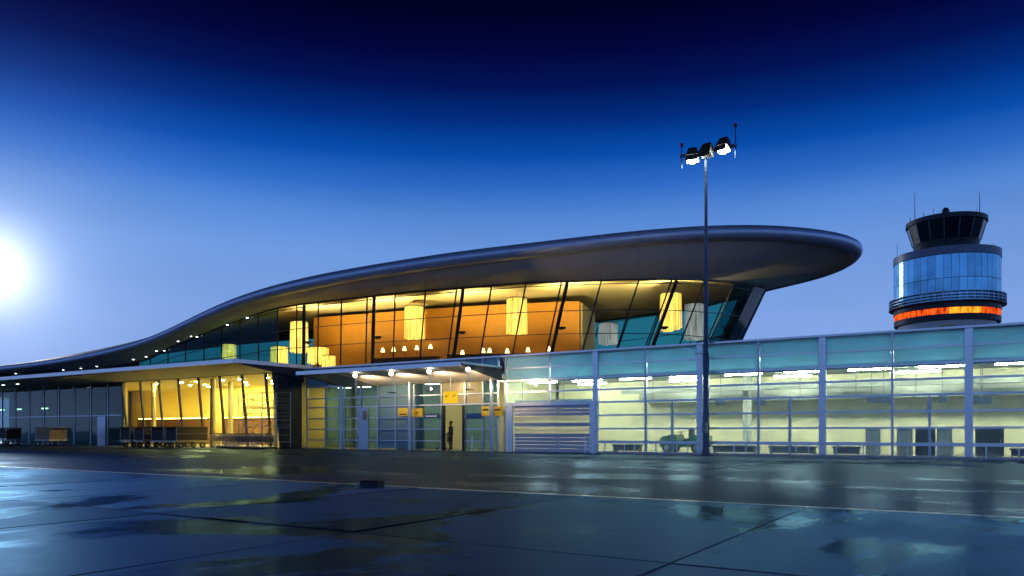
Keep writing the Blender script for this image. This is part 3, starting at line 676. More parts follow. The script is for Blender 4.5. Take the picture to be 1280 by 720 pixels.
# soffit between the roof edge and the glass head, gently curved
sg_ = G(); nc = 6
for k, s in enumerate(ss):
    a, b = E[k].copy(), GH[k].copy(); a.z -= rad(s)*.75; b.z += .03
    for j in range(nc):
        u = j/(nc-1); p = a.lerp(b, u); p.z -= .18*math.sin(math.pi*u)*(1 if s > 4 else .2); sg_.v.append(p)
for k0 in range(0, len(ss)-1, 3):
    st = sg_.v[k0*nc:(k0+4)*nc]; m_ = len(st)//nc
    for ja, jb in ((0, 2), (2, 5)):
        seg = G()
        for q_ in range(m_):
            for j in range(ja, jb+1):
                p = st[q_*nc+j]
                if q_ == 0: p = p.lerp(st[nc+j], .01)
                if q_ == m_-1: p = p.lerp(st[(m_-2)*nc+j], .01)
                if j == ja and ja: p = p.lerp(st[q_*nc+j+1], .015)
                seg.v.append(p)
        w_ = jb-ja+1; nb = len(seg.v); seg.v += [p+Vector((0, 0, .04)) for p in seg.v]
        for q_ in range(m_-1):
            for j in range(w_-1):
                f = (q_*w_+j, q_*w_+j+1, (q_+1)*w_+j+1, (q_+1)*w_+j); seg.f += [f, tuple(x+nb for x in f[::-1])]
        obj('soffit_panel', seg, 'soffit', roof, smooth=True, fix=False)
cg = G(); pr = pairs(GH); cols = 9
for a, b in pr:
    for j in range(cols):
        u = j/(cols-1); p = a.lerp(b, u); p.z += .05+.25*math.sin(math.pi*u)*min(1, (a-b).length/10); cg.v.append(p)
for k in range(len(pr)-1):
    for j in range(cols-1): cg.f.append((k*cols+j, k*cols+j+1, (k+1)*cols+j+1, (k+1)*cols+j))
obj('ceiling', cg, 'ceiling', roof, smooth=True)
# floor slab of the hall
fg = G(); pr = pairs([smp(HP, s) for s in ss])
for a, b in pr:
    for p, z in ((a, ZB-.5), (a, ZB), (b, ZB), (b, ZB-.5)): fg.v.append(Vector((p.x, p.y, z)))
for k in range(len(pr)-1):
    for j in range(4): fg.f.append((k*4+j, k*4+(j+1) % 4, (k+1)*4+(j+1) % 4, (k+1)*4+j))
obj('floor_slab', fg, 'floor', hall)
# leaning glass wall
def topx(s):
    p = smp(GP, s); t = -SN*p.x+CS*p.y; return 640+F*(CS*p.x+SN*p.y)/t
def s_of(px, lo, hi):
    rising = topx(hi) > topx(lo)
    for _ in range(50):
        m = (lo+hi)/2
        if (topx(m) < px) == rising: lo = m
        else: hi = m
    return (lo+hi)/2
front_px = [-120, -80, -45, -10, 22, 52, 80, 106, 130, 150, 170, 188, 210, 232, 255, 277, 300, 323, 347, 371, 398, 427, 459, 494, 532, 571, 614.5, 657.5, 702, 752, 799, 840, 881, 918, 942]
S = [s_of(p, .02, 19.5) for p in front_px]+[19.4, 20.6, 21.9]+[22.6, 23.2, 23.7, 24.0, 24.3, 24.55, 24.8, 25.1, 25.5, 26, 26.5, 27, 27.6, 28.2, 28.8, 29.4, 29.9]
FRONT_END = len(front_px)+1
rows = [0, .045, .35, .63, 1]
gw = obj('window_head', G().path([smp(GP, s)+Vector((0, 0, -.02)) for s in [S[0]+(S[-1]-S[0])*k/150 for k in range(151)]], .05, 6), 'dark', hall)
def mul(s): return smp(GP, s), smp(HP, s)
for i, s in enumerate(S):
    a, b = mul(s)
    thin = .05 if i < FRONT_END-1 else (.42 if i < FRONT_END+2 else .09)
    obj('mullion', G().bar(a, b, thin, .10, up=(1, 0, 0)), 'dark', hall)
for i in range(len(S)-1):
    a0, b0 = mul(S[i]); a1, b1 = mul(S[i+1])
    mt = 'warm_clear' if i < FRONT_END-3 else ('prow_glass' if i < FRONT_END+2 else 'teal_glass')
    solid = topx(S[i+1]) < 150
    if topx(S[i]) < 325 and i < 30: mt = 'front_teal'
    for r0, r1 in zip(rows[:-1], rows[1:]):
        if r1 < .1: continue
        r0_ = r0 if r0 > .1 else 0.0
        q = [a0.lerp(b0, r0_+.004), a1.lerp(b1, r0_+.004), a1.lerp(b1, r1-.004), a0.lerp(b0, r1-.004)]
        if (q[1]-q[0]).length < .1: continue
        obj('wall_panel' if solid else 'pane', G().slab4(*q, .02), 'tealpanel' if solid else mt, gw)
    for r_ in rows[1:-1]:
        obj('transom', G().bar(a0.lerp(b0, r_), a1.lerp(b1, r_), .05, .05), 'dark', hall)
# raking columns behind the glass with an uplight on each
inward = Vector((-.25, .97, 0))
for n_, px in enumerate((371, 459, 571, 702, 840)):
    s = s_of(px+5, 2, 19.5); a, b = mul(s); a = a+inward*.45; b = b+inward*.45
    obj('raking_column', G().tube(a, b, .13, .15, 10), 'dark', hall, smooth=True)
    c = a.lerp(b, .55) + Vector((.25, .25, 0))
    u = empty('column_uplight', c, 'small dark uplight clamped to a raking column of the hall', 'lamp', 'uplights on the raking columns')
    obj('arm', G().bar(c-Vector((.3, .3, 0)), c, .06, .05), 'dark', u)
    obj('housing', G().lathe([(.10, -.10), (.28, .0), (.30, .10), (.26, .10)], 14, c), 'dark', u, smooth=True)
    obj('lens', G().lathe([(.24, .092), (.24, .098)], 14, c), 'upl', u)
    spot('uplight', c+Vector((0, 0, .16)), c+Vector((-.3, 2.4, 3)), 3900, (1, .77, .30), 118, .9, .12, u)
# cross braces seen at the prow
for s0, s1 in ((16.2, 22.4), (17.2, 22.9), (18.2, 23.5)):
    a0, b0 = mul(s0); a1, b1 = mul(s1)
    obj('tie_beam', G().bar(a0.lerp(b0, .5), a1.lerp(b1, .5), .10, .14), 'dark', hall)
for s in (17, 18.3, 19.4, 20.6, 21.9):
    a, b = mul(s); v = Vector((-.55, .1, 0))
    obj('prow_column', G().tube(a+v, b+v, .16, .16, 10), 'dark', hall, smooth=True)
# orange wall and the core behind it
OW = [Wz(p, ZB, t) for p, t in ((392, 68.5), (430, 67), (500, 64.6), (570, 62.6), (640, 61), (700, 60), (724, 59.8))]
og = G()
for p in OW: og.v += [Vector((p.x, p.y, ZB)), Vector((p.x, p.y, 11.45)), Vector((p.x, p.y+.25, 11.45)), Vector((p.x, p.y+.25, ZB))]
for k in range(len(OW)-1):
    for j in range(4): og.f.append((k*4+j, k*4+(j+1) % 4, (k+1)*4+(j+1) % 4, (k+1)*4+j))
og.f += [(0, 1, 2, 3), tuple(len(og.v)-4+j for j in range(4))[::-1]]
obj('orange_wall', og, 'orange', hall)
A, B = Wz(728, ZB, 60.2), Wz(744, ZB, 66); C_, D_ = Wz(700, ZB, 80), Wz(400, ZB, 84); E_ = Wz(394, ZB, 69.5)
obj('core_wall', G().prism([A, B, C_, D_, E_]+[p+Vector((0, .4, 0)) for p in OW[1:-1]], ZB, 11.4), 'pale', hall)

# soffit downlights along the descending roof
for px, py in ((256, 408), (222, 424), (195, 436.2), (166.5, 447.3), (122, 455.2), (101, 459), (78.5, 461.5), (18, 466.2), (238.5, 417.7), (183, 443), (285, 406), (248, 422.5), (207, 441), (310, 397)):
    s = s_of(min(px, 345), .2, 8); best = None
    for k in range(60):
        for j in range(12):
            s_ = s-1.2+2.4*k/59; u = .12+.8*j/11
            if s_ < .1: continue
            p = smp(EP, s_).lerp(smp(GP, s_), u); t = -SN*p.x+CS*p.y; e = (640+F*(CS*p.x+SN*p.y)/t-px)**2+(540-F*(p.z-CAMH)/t-py)**2
            if best is None or e < best[0]: best = (e, p, s_, u)
    p = best[1]; z = p.z-.75*rad(best[2])*(1-best[3])-.10
    lo = empty('downlight', (p.x, p.y, z), 'tiny white downlight set in the descending roof soffit', 'downlight', 'downlights along the descending roof')
    obj('trim_ring', G().lathe([(.10, -.02), (.13, -.02), (.13, .12), (.10, .12)], 10, (p.x, p.y, z)), 'grey', lo)
    obj('lens', G().lathe([(.02, -.05), (.095, -.035), (.095, -.01)], 10, (p.x, p.y, z)), 'dot', lo)

# fringe pendants
def fringe(name, px, ytop, ybot, t, wpx, lit, label, group, slant=.0, hang=True):
    top, bot = W(px, ytop, t), W(px, ybot, t); r = wpx*t/F/2; h = top.z-bot.z
    c = Vector((top.x, top.y, bot.z)); e = empty(name, c, label, 'lamp', group)
    ring = obj('top_ring', G().lathe([(r*.90, h), (r*.98, h), (r*.98, h+.06), (r*.90, h+.06)], 28, c), 'dark', e)
    g = G(); n = 44
    for i in range(n):                     # strands: alternating depth gives the fringe its folds
        w0, w1 = 2*math.pi*i/n, 2*math.pi*(i+.92)/n; rr = r*(1 if i % 2 else .94)
        zb = random.uniform(0, .10)+slant*(1+math.cos(w0+.6))*h
        v = [(c.x+rr*math.cos(w)*f_, c.y+rr*math.sin(w)*f_, c.z+z) for w, z, f_ in ((w0, zb, 1.03), (w1, zb, 1.03), (w1, h, .97), (w0, h, .97))]
        g.add(v, [(0, 1, 2, 3)])
    obj('fringe', g, 'pend' if lit else 'pendoff', e, fix=False)
    if lit: obj('bulb', G().lathe([(.02, .45*h), (.16, .5*h), (.18, .6*h), (.05, .72*h)], 12, c), 'pendhot', e, smooth=True)
    if hang:
        obj('cable', G().tube((c.x, c.y, c.z+h+.05), (c.x, c.y, 11.6), .015, n=5), 'dark', e)
        obj('spider', G().bar((c.x-r*.95, c.y, c.z+h+.03), (c.x+r*.95, c.y, c.z+h+.03), .03, .03), 'dark', e)
    else:
        obj('stand', G().tube((c.x, c.y, ZB), (c.x, c.y, c.z+.2), .03, n=8), 'dark', e)
        obj('foot', G().lathe([(.25, ZB), (.25, ZB+.03), (.04, ZB+.05)], 16, (c.x, c.y, 0)), 'dark', e)
    return e
gp = 'fringed pendants in the hall'
fringe('pendant_lamp', 838.5, 368, 414, 55.5, 27, True, 'big glowing fringed pendant with slanted hem behind the prow glass', gp, .06)
fringe('pendant_lamp', 646, 374, 418, 57, 26, True, 'glowing fringed pendant before the orange wall, next to the pale core', gp)
fringe('pendant_lamp', 518, 384, 424, 61, 25, True, 'glowing fringed pendant over the row of small table lamps', gp)
fringe('pendant_lamp', 374, 403, 441, 64, 22, True, 'glowing fringed pendant beside the first raking column', gp)
fringe('pendant_lamp', 760, 405, 431, 66, 24, False, 'dim whitish fringed pendant beside the pale core wall', gp)
fringe('pendant_lamp', 868, 381, 425, 61, 25, False, 'dim whitish fringed pendant deep inside the prow', gp)
fringe('pendant_lamp', 286, 431, 449, 67, 18, True, 'small glowing fringed lamp behind the teal glass above the pavilion', gp)
gf = 'fringed floor lamps in the hall'
fringe('floor_lamp', 349, 434, 458, 64, 21, True, 'low glowing fringed floor lamp above the pavilion roof corner', gf, 0, False)
fringe('floor_lamp', 398, 435, 455, 63.5, 26, True, 'wide low glowing fringed floor lamp beside the first raking column', gf, 0, False)
fringe('floor_lamp', 411, 445, 462, 62, 17, True, 'smaller square glowing floor lamp in front of the wide one', gf, 0, False)
# counter with small table lamps
def table_lamp(px, py, t, lab, grp, base_z):
    p = W(px, py, t); e = empty('table_lamp', (p.x, p.y, base_z), lab, 'lamp', grp)
    obj('foot', G().lathe([(.10, base_z), (.10, base_z+.02), (.02, base_z+.03)], 10, (p.x, p.y, 0)), 'dark', e)
    obj('stem', G().tube((p.x, p.y, base_z+.02), (p.x, p.y, p.z-.15), .015, n=6), 'dark', e)
    obj('shade', G().lathe([(.18, p.z-.17), (.08, p.z+.17)], 14, (p.x, p.y, 0), caps=False), 'tlamp', e, smooth=True)
for px0, px1, t0, t1, lab in ((470, 548, 60.6, 58.6, 'long dark counter under the row of small table lamps'), (560, 716, 57.6, 55.8, 'long dark counter set low against the orange wall')):
    a, b = Wz(px0, ZB, t0), Wz(px1, ZB, t1)
    e = empty('lamp_counter', (a+b)/2, lab, 'counter'); up = Vector((0, 0, 1)); th = Vector((.2, .35, 0))
    obj('body', G().slab4(a, b, b+up*.95, a+up*.95, .5), 'brown', e); obj('top', G().slab4(a+up*.97-th, b+up*.97-th, b+up*.97+th, a+up*.97+th, .04), 'dark', e)
for px, py in ((478.5, 437.5), (492, 436.5), (505.5, 435.5), (521, 434.5), (538, 433)):
    table_lamp(px, py, 60.6-(px-470)*.0256, 'small cone shaded table lamp in a row before the orange wall', 'table lamps on the counter', ZB+.99)
for px, py in ((578, 440.5), (604, 438), (612, 438), (634, 438.5), (660, 437), (686, 436)):
    table_lamp(px, py, 57.6-(px-560)*.0115, 'tiny lit table lamp along the low counter against the orange wall', 'table lamps on the low counter', ZB+.99)

# ------------------------------------------------------------------ control tower
tx, ty = Wz(1182.5, 0, 96).x, Wz(1182.5, 0, 96).y
TC = (tx, ty, 0)
tow = empty('control_tower', TC, 'round control tower with flared dark cab and glowing red ring', 'tower')
def lat(name, prof, mat, par, n=48, caps=True): return obj(name, G().lathe(prof, n, TC, caps=caps), mat, par, smooth=True)
M['tower_glass'] = pbr('blue_mirror_glass', (.20, .52, .76), .24, .92, var=.5, scale=.35, rvar=.03)
M['cab_glass'] = pbr('dark_cab_glass', (.012, .016, .025), .08, 0, var=.3, spec=.4)
M['tdark'] = pbr('tower_dark_panel', (.03, .035, .05), .45, .3, var=.2)
M['tgrey'] = pbr('tower_grey_panel', (.16, .19, .27), .4, .5, var=.1)
lat('shaft', [(2.6, 0), (2.6, 13.5)], 'pale', tow)
lat('lower_drum', [(2.6, 11.6), (5.3, 12.4), (5.45, 14.66)], 'white', tow)
lat('lower_ring', [(5.9, 14.65), (5.92, 15.3)], 'tdark', tow)
ringo = lat('display_ring', [(5.82, 15.3), (5.82, 16.1)], 'tdark', tow)
NB = 30
for i in range(NB):
    a = 2*math.pi*i/NB; a1 = 2*math.pi*(i+.94)/NB
    view = math.atan2(-ty, -tx); dd = abs((a-view+math.pi) % (2*math.pi)-math.pi)
    r = 5.86
    q = [Vector((tx+r*math.cos(w), ty+r*math.sin(w), z)) for w, z in ((a, 15.34), (a1, 15.34), (a1, 16.06), (a, 16.06))]
    obj('display_panel', G().slab4(*q, .04), 'bandhot' if i % 10 in (3, 4, 5) else 'band', ringo)
lat('upper_ring', [(5.95, 16.1), (5.95, 16.7)], 'tdark', tow)
bal = lat('balcony', [(5.7, 16.7), (6.5, 16.72), (6.5, 16.85), (5.7, 16.85)], 'tdark', tow)
for z in (17.2, 17.55, 17.95): lat('guard_rail', [(6.42, z-.025), (6.46, z-.025), (6.46, z+.025), (6.42, z+.025)], 'post', tow, 48)
bp0 = obj('baluster', G().tube((tx+6.44, ty, 16.85), (tx+6.44, ty, 17.98), .03, n=6), 'post', bal)
for i in range(1, 48):
    a = 2*math.pi*i/48; again(bp0, (tx+6.44*math.cos(a), ty+6.44*math.sin(a), 16.85), bal)
core = lat('drum', [(5.6, 16.85), (5.6, 22.5)], 'tdark', tow)
NP = 44
for i in range(NP):
    a = 2*math.pi*i/NP; a1 = 2*math.pi*(i+.965)/NP
    for z0, z1 in ((16.95, 19.6), (19.66, 22.45)):
        j = random.uniform(-.015, .015)
        q = [Vector((tx+(5.9+k_)*math.cos(w), ty+(5.9+k_)*math.sin(w), z)) for w, z, k_ in ((a, z0, j), (a1, z0, -j), (a1, z1, -j), (a, z1, j))]
        obj('pane', G().slab4(*q, .05), 'tower_glass', core)
lat('parapet', [(5.98, 22.5), (5.98, 23.45), (5.7, 23.45), (5.7, 22.6)], 'tgrey', tow)
lat('drum_roof', [(5.7, 22.9), (3.2, 23.0)], 'tdark', tow)
lat('cab_base', [(3.45, 23.0), (3.62, 24.4), (3.75, 24.9)], 'tdark', tow)
cab = lat('cab_core', [(2.4, 24.9), (2.4, 27.2)], 'tdark', tow, 16)
for i in range(16):
    a = 2*math.pi*i/16; a1 = 2*math.pi*(i+1)/16
    q = [Vector((tx+r*math.cos(w), ty+r*math.sin(w), z)) for w, r, z in ((a+.01, 3.74, 24.9), (a1-.01, 3.74, 24.9), (a1-.01, 4.36, 27.15), (a+.01, 4.36, 27.15))]
    obj('cab_window', G().slab4(*q, .05), 'cab_glass', cab)
    obj('cab_mullion', G().bar((tx+3.76*math.cos(a), ty+3.76*math.sin(a), 24.9), (tx+4.38*math.cos(a), ty+4.38*math.sin(a), 27.15), .10, .10), 'tgrey', cab)
crf = lat('cab_roof', [(4.38, 27.15), (4.55, 27.2), (4.55, 27.75), (4.3, 27.85), (2, 28.0)], 'tdark', tow)
for px, z0, z1, r in ((1143.5, 27.8, 31.3, .05), (1154.5, 27.9, 28.9, .05), (1167, 27.9, 29.4, .04), (1180, 27.9, 29.7, .04), (1221, 27.9, 29.6, .04), (1224.5, 27.8, 31.4, .06), (1138, 27.7, 28.3, .05)):
    p = Wz(px, 0, 96)
    obj('antenna', G().tube((p.x, p.y, z0), (p.x, p.y, z1), r, r*.5, 6), 'tdark', tow)
p = Wz(1182, 0, 94); obj('beacon', G().lathe([(.3, 27.9), (.42, 28.2), (.42, 28.6), (.2, 28.9)], 12, p), 'tdark', tow)
for px in (1121.5, 1242):
    p = Wz(px, 0, 96); obj('antenna', G().tube((p.x, p.y, 23.4), (p.x, p.y, 25.0), .03, n=5), 'tgrey', tow)
p = Wz(1200, 0, 90.4); g = G()
for i in range(20):
    a0, a1 = R(30+300*i/20), R(30+300*(i+1)/20)
    g.tube((p.x+.5*math.cos(a0), p.y, 23.6+.5*math.sin(a0)), (p.x+.5*math.cos(a1), p.y, 23.6+.5*math.sin(a1)), .05, n=6)
obj('ring_antenna', g, 'tdark', tow)
# yellow oval mark on the white underside
va = math.atan2(-ty, -tx); g = G(); n = 20
pts = [(va+.16*math.cos(2*math.pi*i/n), 13.75+.33*math.sin(2*math.pi*i/n)) for i in range(n)]
g.add([(tx+(5.44+(z-14.66)*.0664+.03)*math.cos(a), ty+(5.44+(z-14.66)*.0664+.03)*math.sin(a), z) for a, z in pts], [tuple(range(n))])
obj('yellow_mark', g, 'ysign_dim', tow)

# ------------------------------------------------------------------ floodlight mast
mx, my = onY(882.5, 36.1), 36.1
mast = empty('floodlight_mast', (mx, my, 0), 'tall slim floodlight mast with two blazing heads before the glass wing', 'floodlight')
obj('foot_plate', G().lathe([(.30, .012), (.30, .06), (.20, .07), (.17, .35), (.16, .36)], 16, (mx, my, 0)), 'mast', mast, smooth=True)
obj('pole', G().lathe([(.165, .3), (.15, 4.9), (.115, 5.0), (.06, 14.75)], 14, (mx, my, 0)), 'mast', mast, smooth=True)
obj('junction_box', G().box(mx-.12, mx+.12, my-.26, my-.12, 1.1, 1.6), 'grey', mast)
obj('side_arm', G().bar((mx-.05, my-.12, 5.0), (mx-.5, my-.2, 4.9), .06, .05), 'white', mast)
HZ = 14.75
def dome():
    g_ = G().lathe([(.02, -.20), (.13, -.18), (.21, -.11), (.25, 0)], 16); g_.v = [Vector((v.x, v.z-.37, v.y)) for v in g_.v]; return g_
cb = obj('crossbar', G().box(mx-1.3, mx+1.48, my-.06, my+.06, HZ-.06, HZ+.06), 'mast', mast)
for dx, top in ((-1.22, 15.2), (1.42, 15.6)):
    rd = obj('rod', G().tube((mx+dx, my, HZ-.6), (mx+dx, my, top), .035, n=6), 'mast', mast)
    obj('obstruction_light', G().lathe([(.05, top), (.085, top+.02), (.085, top+.14), (.04, top+.2)], 10, (mx+dx, my, 0)), 'red', rd)
for dx, dz, lit, yawd in ((-.62, -.02, True, 12), (.10, .06, False, -4), (.92, .16, True, -10)):
    c = Vector((mx+dx, my-.12, HZ+dz)); rot = Matrix.Rotation(R(yawd), 4, 'Z') @ Matrix.Rotation(R(66), 4, 'X')
    def tr(g_):
        g_.v = [c+(rot @ v) for v in g_.v]; return g_
    w1, w2 = .30, .20
    # housing: a flared box, mouth towards -y
    hs = G().add([(-w1, -.32, -.28), (w1, -.32, -.28), (w1, -.32, .28), (-w1, -.32, .28), (-w2, .22, -.17), (w2, .22, -.17), (w2, .22, .17), (-w2, .22, .17)],
                 [(4,5,6,7),(0,1,5,4),(1,2,6,5),(2,3,7,6),(3,0,4,7),(0,1,2,3)])
    hd = obj('lamp_head', tr(hs), 'olive', mast)
    obj('lens', tr(G().box(-w1+.03, w1-.03, -.36, -.325, -.25, .25)), 'flood' if lit else 'grey', hd)
    if lit: obj('bulb', tr(dome()), 'flood', hd, smooth=True)
    obj('visor', tr(G().slab4((-w1, -.33, .28), (w1, -.33, .28), (w1, -.62, .24), (-w1, -.62, .24), .015)), 'olive', hd)
    obj('yoke', G().bar((c.x, my, HZ+.05), (c.x, my-.05, HZ+dz+.1), .05, .05), 'mast', mast)
    if lit: spot('flood', c+(rot @ Vector((0, -.5, 0))), c+(rot @ Vector((0, -3, 0))), 700, (1, .95, .84), 120, .5, .15, mast)

# ------------------------------------------------------------------ carts, tractors, trolleys, scaffold
def wheel(par, x, y, r, w, side=1):
    g = G(); prof = [(r*.62, -w/2), (r, -w/2+.015), (r, w/2-.015), (r*.62, w/2)]
    n = 14; v = []; 
    for rr, d in prof:
        for i in range(n):
            a = 2*math.pi*i/n; v.append((x+rr*math.cos(a), y+d, r+.013+rr*math.sin(a)))
    f = [(j*n+i, j*n+(i+1) % n, (j+1)*n+(i+1) % n, (j+1)*n+i) for j in range(3) for i in range(n)]+[tuple(range(n)), tuple(range(3*n, 4*n))]
    o = obj('wheel', G().add(v, f), 'black', par, smooth=True)
    obj('rim', G().tube((x, y-w/2-.01, r+.013), (x, y+w/2+.01, r+.013), r*.5, n=10), 'steelgrey', o)
    return o
def baggage_cart(cover):
    e = empty('baggage_cart', (0, 0, 0), 'x', 'cart')
    obj('deck', G().box(-1.25, 1.25, -.7, .7, .44, .54), 'steelgrey', e)
    for sx in (-.85, .85):
        for sy in (-.55, .55): wheel(e, sx, sy, .2, .12)
    for sx in (-1.2, 1.2):
        for sy in (-.66, .66): obj('corner_post', G().tube((sx, sy, .54), (sx, sy, 1.46), .025, n=6), 'steelgrey', e)
    obj('roof_panel', G().cbox(-1.26, 1.26, -.72, .72, 1.46, 1.54, .03), cover, e)
    obj('curtain', G().box(-1.17, 1.17, -.67, -.64, .60, 1.44), cover, e)
    obj('curtain', G().box(-1.17, 1.17, .64, .67, .60, 1.44), cover, e)
    obj('end_panel', G().box(-1.18, -1.15, -.6, .6, .56, 1.32), cover, e)
    obj('end_panel', G().box(1.15, 1.18, -.6, .6, .56, 1.32), cover, e)
    obj('side_rail', G().tube((-1.2, -.7, 1.0), (1.2, -.7, 1.0), .02, n=6), 'steelgrey', e)
    obj('tow_bar', G().path([(1.25, 0, .46), (1.75, 0, .4), (2.0, 0, .62)], .03, 6), 'steelgrey', e)
    return e
dark_cart, tan_cart = baggage_cart('canvas'), baggage_cart('tan')
gc = 'baggage carts parked before the pavilion'
for i, px in enumerate((177, 196, 215, 236)):
    place(dark_cart, (onY(px, 33.4), 33.4+random.uniform(-.2, .2), .0), R(88+random.uniform(-6, 6)), 'dark canvas baggage cart parked end-on before the yellow pavilion glass', gc)
place(dark_cart, (onY(8, 33.4), 33.4, 0), R(3), 'dark canvas baggage cart parked broadside before the dim pavilion end', gc)
place(tan_cart, (onY(64, 32.6), 32.6, 0), R(-2), 'tan covered baggage cart parked broadside before the dim pavilion end', gc)

def tractor(mat, label):
    e = empty('tow_tractor', (0, 0, 0), label, 'tractor')
    prof = [(-1.25, .32), (-1.25, .92), (-.45, .98), (-.40, .62), (.25, .62), (.32, .98), (1.05, .90), (1.22, .72), (1.22, .32)]
    n = len(prof); obj('body', G().add([(x, -.55, z) for x, z in prof]+[(x, .55, z) for x, z in prof],
        [(0,1,2,3,8), (3,4,7,8), (4,5,6,7), (9,10,11,12,17), (12,13,16,17), (13,14,15,16)]+[(i, (i+1) % n, n+(i+1) % n, n+i) for i in range(n)]), mat, e)
    for sx in (-.8, .8):
        for sy in (-.52, .52): wheel(e, sx, sy, .29, .18)
    obj('seat', G().cbox(-.36, .05, -.3, .3, .62, .78, .04), 'black', e); obj('backrest', G().box(-.38, -.28, -.3, .3, .78, 1.25), 'black', e)
    obj('steering_wheel', G().lathe([(.16, 1.1), (.19, 1.1), (.19, 1.13), (.16, 1.13)], 14, (.25, -.1, 0)), 'black', e)
    obj('steering_column', G().tube((.36, -.1, .9), (.25, -.1, 1.1), .025, n=6), 'black', e)
    for sy in (-.4, .4): obj('headlight', G().tube((1.19, sy, .74), (1.25, sy, .74), .07, n=10), 'white', e)
    obj('hitch', G().box(-1.4, -1.25, -.08, .08, .36, .46), 'dark', e)
    return e
tr2 = tractor('green', 'green tow tractor standing inside the lit glass wing'); tr2.location = (onY(857, 38.6), 38.6, .04); tr2.rotation_euler = (0, 0, R(178))

# luggage trolleys, nested
def trolley():
    e = empty('luggage_trolley', (0, 0, 0), 'x', 'trolley')
    obj('frame', G().path([(-.35, -.25, .14), (.45, -.14, .16)], .018, 6).path([(-.35, .25, .14), (.45, .14, .16)], .018, 6).path([(.45, -.14, .16), (.45, .14, .16)], .018, 6), 'steelgrey', e)
    obj('upright', G().path([(-.35, -.25, .14), (-.48, -.27, 1.0)], .018, 6).path([(-.35, .25, .14), (-.48, .27, 1.0)], .018, 6).path([(-.38, -.255, .4), (-.38, .255, .4)], .014, 6), 'steelgrey', e)
    obj('handle', G().tube((-.52, -.30, 1.02), (-.52, .30, 1.02), .028, n=8), 'black', e)
    b = G()
    for k in range(6): b.tube((-.44, -.24+.096*k, .98), (-.16, -.2+.08*k, .72), .008, n=4)
    for k in range(4): b.tube((-.44+.09*k, -.25, .98-.085*k), (-.44+.09*k, .25, .98-.085*k), .008, n=4)
    obj('basket', b, 'steelgrey', e)
    d = G()
    for k in range(5): d.bar((-.32+.17*k, -.24+.022*k, .17), (-.32+.17*k, .24-.022*k, .17), .05, .012)
    obj('deck', d, 'steelgrey', e)
    obj('sign_board', G().slab4((-.40, -.22, .5), (-.40, .22, .5), (-.45, .22, .85), (-.45, -.22, .85), .015), 'tan', e)
    for x, y in ((-.35, -.25), (-.35, .25), (.42, 0)): obj('castor', G().tube((x, y-.025, .075), (x, y+.025, .075), .065, n=10), 'black', e)
    return e
tro = trolley()
for row, (px, y, n) in enumerate(((272, 33.9, 9), (292, 33.0, 11), (318, 34.4, 8))):
    x = onY(px, y)
    for k in range(n):
        place(tro, (x+.30*k, y+random.uniform(-.03, .03), .013), R(random.uniform(-2, 2)), ('luggage trolley nested in the row before the bar columns', 'luggage trolley nested in the row under the scaffold tower', 'luggage trolley nested in the row beside the dark blade wall')[row], 'nested luggage trolleys')

# mobile scaffold tower
sx0, sx1, sy0, sy1, sh_ = onY(304, 33.6), onY(351, 33.6), 33.2, 34.4, 3.75
sc = empty('scaffold_tower', ((sx0+sx1)/2, 33.8, 0), 'open metal scaffold tower with ladder and diagonal braces before the pavilion', 'scaffold')
xs = [sx0, sx0+.9, sx0+2.4, sx1]
for x in xs:
    for y in (sy0, sy1):
        obj('standard', G().tube((x, y, .15), (x, y, sh_ if x != sx0 else sh_-.1), .028, n=6), 'steelgrey', sc)
        obj('castor', G().tube((x, y-.03, .085), (x, y+.03, .085), .072, n=10), 'black', sc)
    for k in range(1, 8): obj('rung', G().tube((x, sy0, .48*k), (x, sy1, .48*k), .018, n=5), 'steelgrey', sc)
for z in (.5, 1.6, 2.2, 2.7, 3.2, sh_):
    for y in (sy0, sy1): obj('ledger', G().tube((xs[1] if z in (1.6, 2.7) else sx0, y, z), (sx1, y, z), .02, n=5), 'steelgrey', sc)
for a, b in (((xs[1], .5), (xs[2], 2.2)), ((xs[1], 3.7), (xs[2], 2.2)), ((xs[2], 1.6), (xs[3], 3.2)), ((xs[0], 3.6), (xs[1], 1.2)), ((xs[2], .5), (xs[3], 2.2))):
    obj('brace', G().tube((a[0], sy0-.03, a[1]), (b[0], sy0-.03, b[1]), .018, n=5), 'steelgrey', sc)
obj('platform', G().box(xs[1], sx1, sy0+.05, sy1-.05, 2.72, 2.77), 'tan', sc)
for k in range(9): obj('ladder_rung', G().tube((sx0+.1, sy0-.06, .4+.35*k), (sx0+.55, sy0-.06, .4+.35*k), .014, n=5), 'steelgrey', sc)
for x in (sx0+.1, sx0+.55): obj('ladder_stile', G().tube((x, sy0-.06, .05), (x, sy0-.06, 3.4), .02, n=5), 'steelgrey', sc)

# cabinets and screens inside the wing
def cabinet(px0, px1, y, h, mat, label, dark=False):
    x0, x1 = onY(px0, y), onY(px1, y)
    e = empty('service_cabinet', ((x0+x1)/2, y, .05), label, 'cabinet', 'cabinets behind the wing glass')
    obj('body', G().cbox(x0, x1, y, y+.5, .14, h, .03), mat, e)
    obj('plinth', G().box(x0+.04, x1-.04, y+.04, y+.46, .05, .14), 'dark', e)
    obj('front_panel', G().box(x0+.06, x1-.06, y-.012, y-.002, .55, h-.12), 'white' if not dark else 'black', e)
    obj('handle', G().tube((x1-.12, y-.03, .6), (x1-.12, y-.03, .85), .012, n=5), 'alu', e)
cabinet(1082, 1100, 37.6, 1.33, 'grey', 'grey cabinet with pale front standing alone behind the wing glass')
cabinet(1121, 1140, 37.6, 1.33, 'grey', 'grey cabinet with pale front beside the dark cabinet')
cabinet(1144, 1169, 38.0, 1.33, 'navy', 'dark blue cabinet between two grey cabinets', True)
cabinet(1171, 1190, 37.6, 1.33, 'grey', 'grey cabinet with pale front between dark cabinet and thick post')
